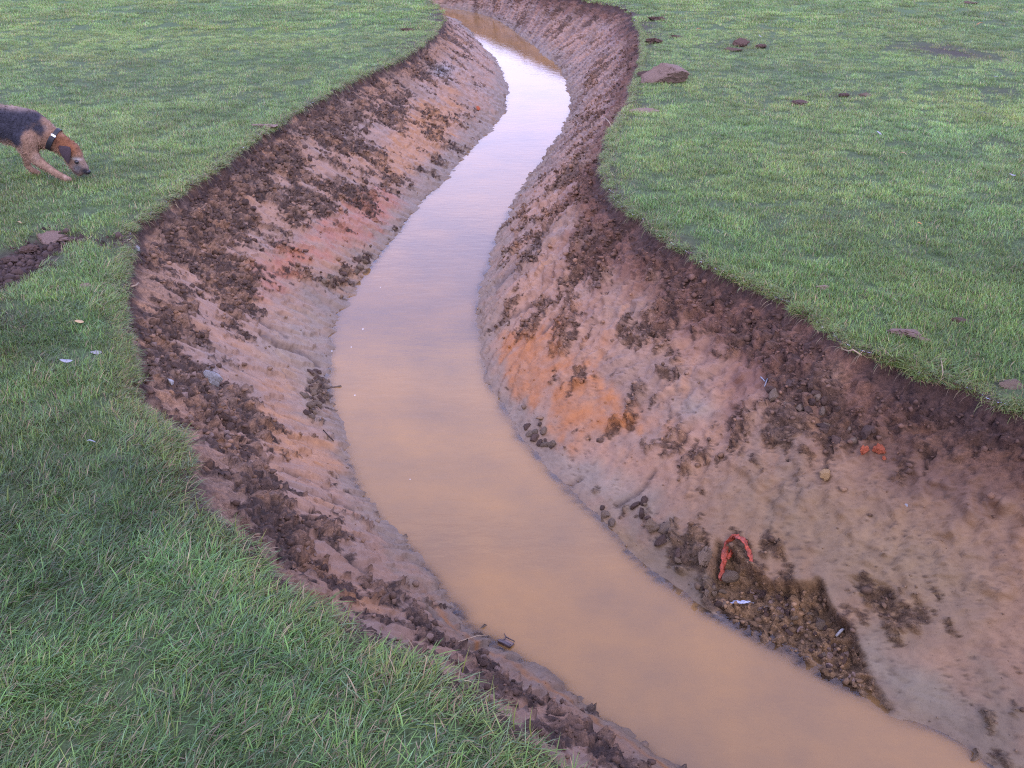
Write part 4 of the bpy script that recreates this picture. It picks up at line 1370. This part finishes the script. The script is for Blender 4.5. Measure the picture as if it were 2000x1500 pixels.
# ------------------------------------------------------------------ the dog
def dog():
    x0, Y0 = un([(144, 349)], 0)[0]
    def P(px, py, lat=0.0):
        d = ray(px, py); k = Y0 / d.y
        return Vector((d.x * k, Y0 - lat, H + d.z * k))
    k = (P(101, 300) - P(100, 300)).length             # metres for a pixel at the dog
    zoff = -P(100, 347).z
    def Q(px, py, lat=0.0):
        p = P(px, py, lat); p.z += zoff
        return p
    bm = bmesh.new()
    def chain(pts, lat=0.78, sub=5):
        n = len(pts)
        for i in range(n - 1):
            for s in range(sub + (i == n - 2)):
                t = s / sub
                a, b = pts[i], pts[i + 1]
                px, py, r, la = (a[j] + (b[j] - a[j]) * t for j in range(4))
                m = Matrix.Translation(Q(px, py, la)) @ Matrix.Diagonal((r * k, r * k * lat, r * k, 1))
                bmesh.ops.create_icosphere(bm, subdivisions=2, radius=1.0, matrix=m)
    chain([(-84, 236, 33, 0), (-50, 233, 33, 0), (-10, 237, 36, 0), (30, 245, 40, 0), (62, 252, 39, 0)], 0.66)
    chain([(30, 222, 17, 0), (64, 230, 18, 0), (90, 250, 17, 0)], 0.8)
    chain([(66, 254, 33, 0), (86, 261, 27, 0), (104, 270, 22.5, 0), (122, 281, 20, 0)], 0.76)
    chain([(126, 285, 19, 0), (138, 291, 18, 0), (147, 300, 14.5, 0)], 0.86)
    chain([(147, 303, 14, 0), (156, 317, 11.5, 0), (164, 327, 9.5, 0), (168, 332, 7.5, 0)], 0.80)
    chain([(138, 305, 15, 0), (146, 320, 13, 0), (154, 332, 10, 0)], 0.74)
    chain([(58, 266, 25, .05), (66, 288, 16, .062), (82, 307, 11, .066), (100, 319, 8.5, .066), (122, 333, 7, .066), (136, 340, 6.8, .066), (145, 343, 5.2, .066)], 0.85)
    chain([(44, 272, 22, -.05), (40, 296, 10.5, -.06), (43, 314, 7.5, -.06), (46, 328, 6.2, -.06), (56, 336, 6.2, -.06), (67, 340.5, 5, -.06)], 0.85)
    for la, o in ((.06, 0), (-.06, -14)):
        chain([(-78 + o * .3, 250, 30, la * .7), (-62 + o, 286, 16, la), (-76 + o, 304, 10.5, la), (-94 + o, 317, 7.5, la), (-92 + o, 332, 6.2, la), (-84 + o, 340, 6.2, la), (-74 + o, 343, 5, la)], 0.8)
    chain([(-108, 226, 12, 0), (-126, 206, 8, 0), (-136, 184, 6, 0), (-138, 166, 4, 0)], 0.9)
    me = bpy.data.meshes.new('dog_source'); bm.to_mesh(me); bm.free()
    tmp = bpy.data.objects.new('dog_source', me); COL.objects.link(tmp)
    md = tmp.modifiers.new('r', 'REMESH'); md.mode = 'VOXEL'; md.voxel_size = 0.0065
    m2 = tmp.modifiers.new('s', 'SMOOTH'); m2.factor = 0.6; m2.iterations = 5
    bpy.context.view_layer.update()
    ev = tmp.evaluated_get(bpy.context.evaluated_depsgraph_get())
    bme = bpy.data.meshes.new_from_object(ev)
    bpy.data.objects.remove(tmp)
    root = bpy.data.objects.new('dog', None); COL.objects.link(root)
    root.location = Vector((Q(0, 300).x, Y0, 0))
    inv = Matrix.Translation(-root.location)
    V = np.array([v.co[:] for v in bme.vertices])
    Nn = np.array([v.normal[:] for v in bme.vertices])
    Vz = V.copy(); Vz[:, 2] -= zoff; Vz[:, 1] = Y0
    q = proj(Vz)                                       # the side view, as a coat map
    n1 = fbm(V, 14, 3, 171); n2 = fbm(V, 45, 3, 173)
    C = np.tile(np.array([[0.25, 0.150, 0.098]]), (len(V), 1))
    C = mixc(C, (0.30, 0.205, 0.15), sst(0.0, 0.4, n1))
    def coat(lst):
        return np.clip(sst(0.3, 0.85, blobs(q, lst) * 1.35 + n1 * 0.30 + n2 * 0.25), 0, 1)
    C = mixc(C, (0.036, 0.034, 0.044), coat([(18,240,34,28,20,1.0),(-40,228,46,24,0,.9),(46,258,12,24,-20,.7),(62,220,24,8,20,.75),(36,230,30,18,15,.7),(84,244,26,12,40,.4),(-90,225,30,20,0,.6),(90,262,8,22,-20,.25)]) * sst(292, 270, q[:, 1]))
    C = mixc(C, (0.34, 0.24, 0.18), blobs(q, [(40,205,44,6,6,.8)]))
    C = mixc(C, (0.20, 0.080, 0.036), np.clip(blobs(q, [(138,284,26,18,35,1.1),(118,268,18,12,35,.7)]), 0, 1))
    C = mixc(C, (0.06, 0.035, 0.035), blobs(q, [(116,272,5,14,-20,.35)]))
    C = mixc(C, (0.115, 0.105, 0.105), np.clip(blobs(q, [(154,324,11,10,45,1.1)]), 0, 1))
    C = mixc(C, (0.36, 0.32, 0.30), np.clip(blobs(q, [(152,306,8,3,10,1.2)]), 0, 1))
    C = mixc(C, (0.030, 0.028, 0.034), np.clip(blobs(q, [(168,331,8,7,45,1.2),(152,333,9,3,30,.7)]), 0, 1))
    C = mixc(C, (0.29, 0.18, 0.12), np.clip(blobs(q, [(110,328,40,10,40,.8),(55,325,14,18,0,.6)]), 0, 1))
    C = C * (1 + 0.5 * n2)[:, None]
    F = np.array([tuple(p.vertices) for p in bme.polygons if len(p.vertices) == 4])
    M_FUR = mat_vcol('dog_coat', 0.85, 260)
    b = mesh_np('body', V - np.array(root.location), F, M_FUR, C); b.parent = root
    # wiry hair standing off the coat
    m = 16000
    ids = rng.choice(len(V), m)
    flow = np.tile(np.array([[-0.75, 0.0, -0.55]]), (m, 1)) + rng.normal(0, 0.35, (m, 3))
    leg = q[ids, 1] > 300
    ln = rng.uniform(0.010, 0.026, m) * np.where(leg, 0.7, 1.0)
    dr_ = Nn[ids] * 0.55 + flow * 0.6
    dr_ /= np.linalg.norm(dr_, axis=1)[:, None]
    sd_ = np.cross(dr_, rng.normal(size=(m, 3))); sd_ /= np.linalg.norm(sd_, axis=1)[:, None]
    b0 = V[ids] - Nn[ids] * 0.003 - np.array(root.location)
    HV = np.stack([b0 - sd_ * 0.0017, b0 + sd_ * 0.0017, b0 + dr_ * ln[:, None]], 1).reshape(-1, 3)
    hc = np.repeat(C[ids] * rng.uniform(0.55, 1.7, (m, 1)), 3, 0)
    h = mesh_np('hair', HV, np.arange(3 * m).reshape(-1, 3), M_FUR, hc, False); h.parent = root
    h['kind'] = 'stuff'
    # folded ears
    M_EAR = mat_plain('dog_ear', (0.045, 0.030, 0.033), 0.85, 0.2, 0.4, 200)
    def ear(sign):
        tip = (141, 313)
        VV, FF = [], []
        n = 6
        for i in range(n):
            t = i / (n - 1)
            wv = (1 - t) ** 0.7
            cx, cy = 131 + (tip[0] - 131) * t, 279 + (tip[1] - 279) * t
            out = 0.050 + 0.020 * math.sin(min(t * 2.2, 1.57)) - 0.006 * t
            for j in (-1, -0.33, 0.33, 1):
                p = Q(cx + j * 12.5 * wv * (1 + .3 * math.sin(t * 3.1)), cy + j * 1.5, sign * (out - 0.006 * j * j))
                VV.append(tuple(p - root.location))
        for i in range(n - 1):
            for j in range(3):
                a = i * 4 + j
                FF.append((a, a + 1, a + 5, a + 4))
        e = bpy.data.meshes.new('ear'); e.from_pydata(VV, [], FF); e.materials.append(M_EAR)
        for p in e.polygons:
            p.use_smooth = True
        o = bpy.data.objects.new('ear', e); COL.objects.link(o); o.parent = root
        s = o.modifiers.new('thickness', 'SOLIDIFY'); s.thickness = 0.007; s.offset = 0
        s = o.modifiers.new('round', 'SUBSURF'); s.levels = s.render_levels = 1
    ear(1); ear(-1)
    def ball(name, p, r, mat):
        bm = bmesh.new(); bmesh.ops.create_uvsphere(bm, u_segments=14, v_segments=9, radius=1.0)
        e = bpy.data.meshes.new(name); bm.to_mesh(e); bm.free(); e.materials.append(mat)
        for f in e.polygons:
            f.use_smooth = True
        o = bpy.data.objects.new(name, e); COL.objects.link(o); o.parent = root
        o.location = p - root.location; o.scale = r
    M_EYE = mat_plain('dog_eye', (0.010, 0.008, 0.008), 0.12, 0.6, 0.1)
    M_NOSE = mat_plain('dog_nose', (0.014, 0.013, 0.016), 0.35, 0.5, 0.2)
    ball('eye', Q(154, 311.5, 0.037), (.014, .010, .0115), M_EYE)
    ball('eye', Q(154, 311.5, -0.034), (.0125, .008, .0105), M_EYE)
    ball('nose', Q(171, 333.5, 0), (.0175, .017, .0165), M_NOSE)
    # collar: a wide black strap with a pale keeper ring
    M_COL = mat_plain('collar_strap', (0.012, 0.011, 0.013), 0.5, 0.4, 0.3)
    M_RING = mat_plain('collar_ring', (0.75, 0.75, 0.72), 0.35, 0.5, 0.1)
    cpt = Q(106, 270.5)
    axis = (Q(122, 281) - Q(84, 259)).normalized()
    side = Vector((0, 1, 0)); upv = axis.cross(side).normalized()
    def band(name, ra, rb, w, th, mat, parent, a0=0.0, a1=2 * math.pi, seg=36):
        VV, FF = [], []
        for i in range(seg + 1):
            an = a0 + (a1 - a0) * i / seg
            d = upv * math.cos(an) * ra + side * math.sin(an) * rb
            dn = d.normalized()
            for u, r_ in ((-.5, 0), (.5, 0), (.5, 1), (-.5, 1)):
                VV.append(tuple(cpt + d + axis * (u * w) + dn * (r_ * th) - root.location))
        for i in range(seg):
            for j in range(4):
                FF.append((i * 4 + j, i * 4 + (j + 1) % 4, (i + 1) * 4 + (j + 1) % 4, (i + 1) * 4 + j))
        if a1 - a0 < 6.2:
            FF += [(0, 1, 2, 3), (seg * 4 + 3, seg * 4 + 2, seg * 4 + 1, seg * 4)]
        e = bpy.data.meshes.new(name); e.from_pydata(VV, [], FF); e.materials.append(mat)
        o = bpy.data.objects.new(name, e); COL.objects.link(o); o.parent = parent
        return o
    ra, rb = 22.5 * k, 22.5 * k * 0.76
    col = band('collar', ra, rb, 0.024, 0.005, M_COL, root)
    # which way is up on the near side: angles near side = -pi/2 (towards the camera, -Y)
    s = 1 if upv.z > 0 else -1
    c0 = -math.pi / 2
    band('keeper_ring', ra + .004, rb + .005, 0.027, 0.005, M_RING, col, c0 + s * 0.50, c0 + s * 0.66, 6)
    band('collar_tube', ra + .002, rb + .004, 0.030, 0.012, M_COL, col, c0 - s * 0.75, c0 + s * 0.40, 14)
    tag(root, 'tan terrier dog with grey saddle and black collar sniffing the grass', 'dog')
dog()
print('objects', len(bpy.data.objects))
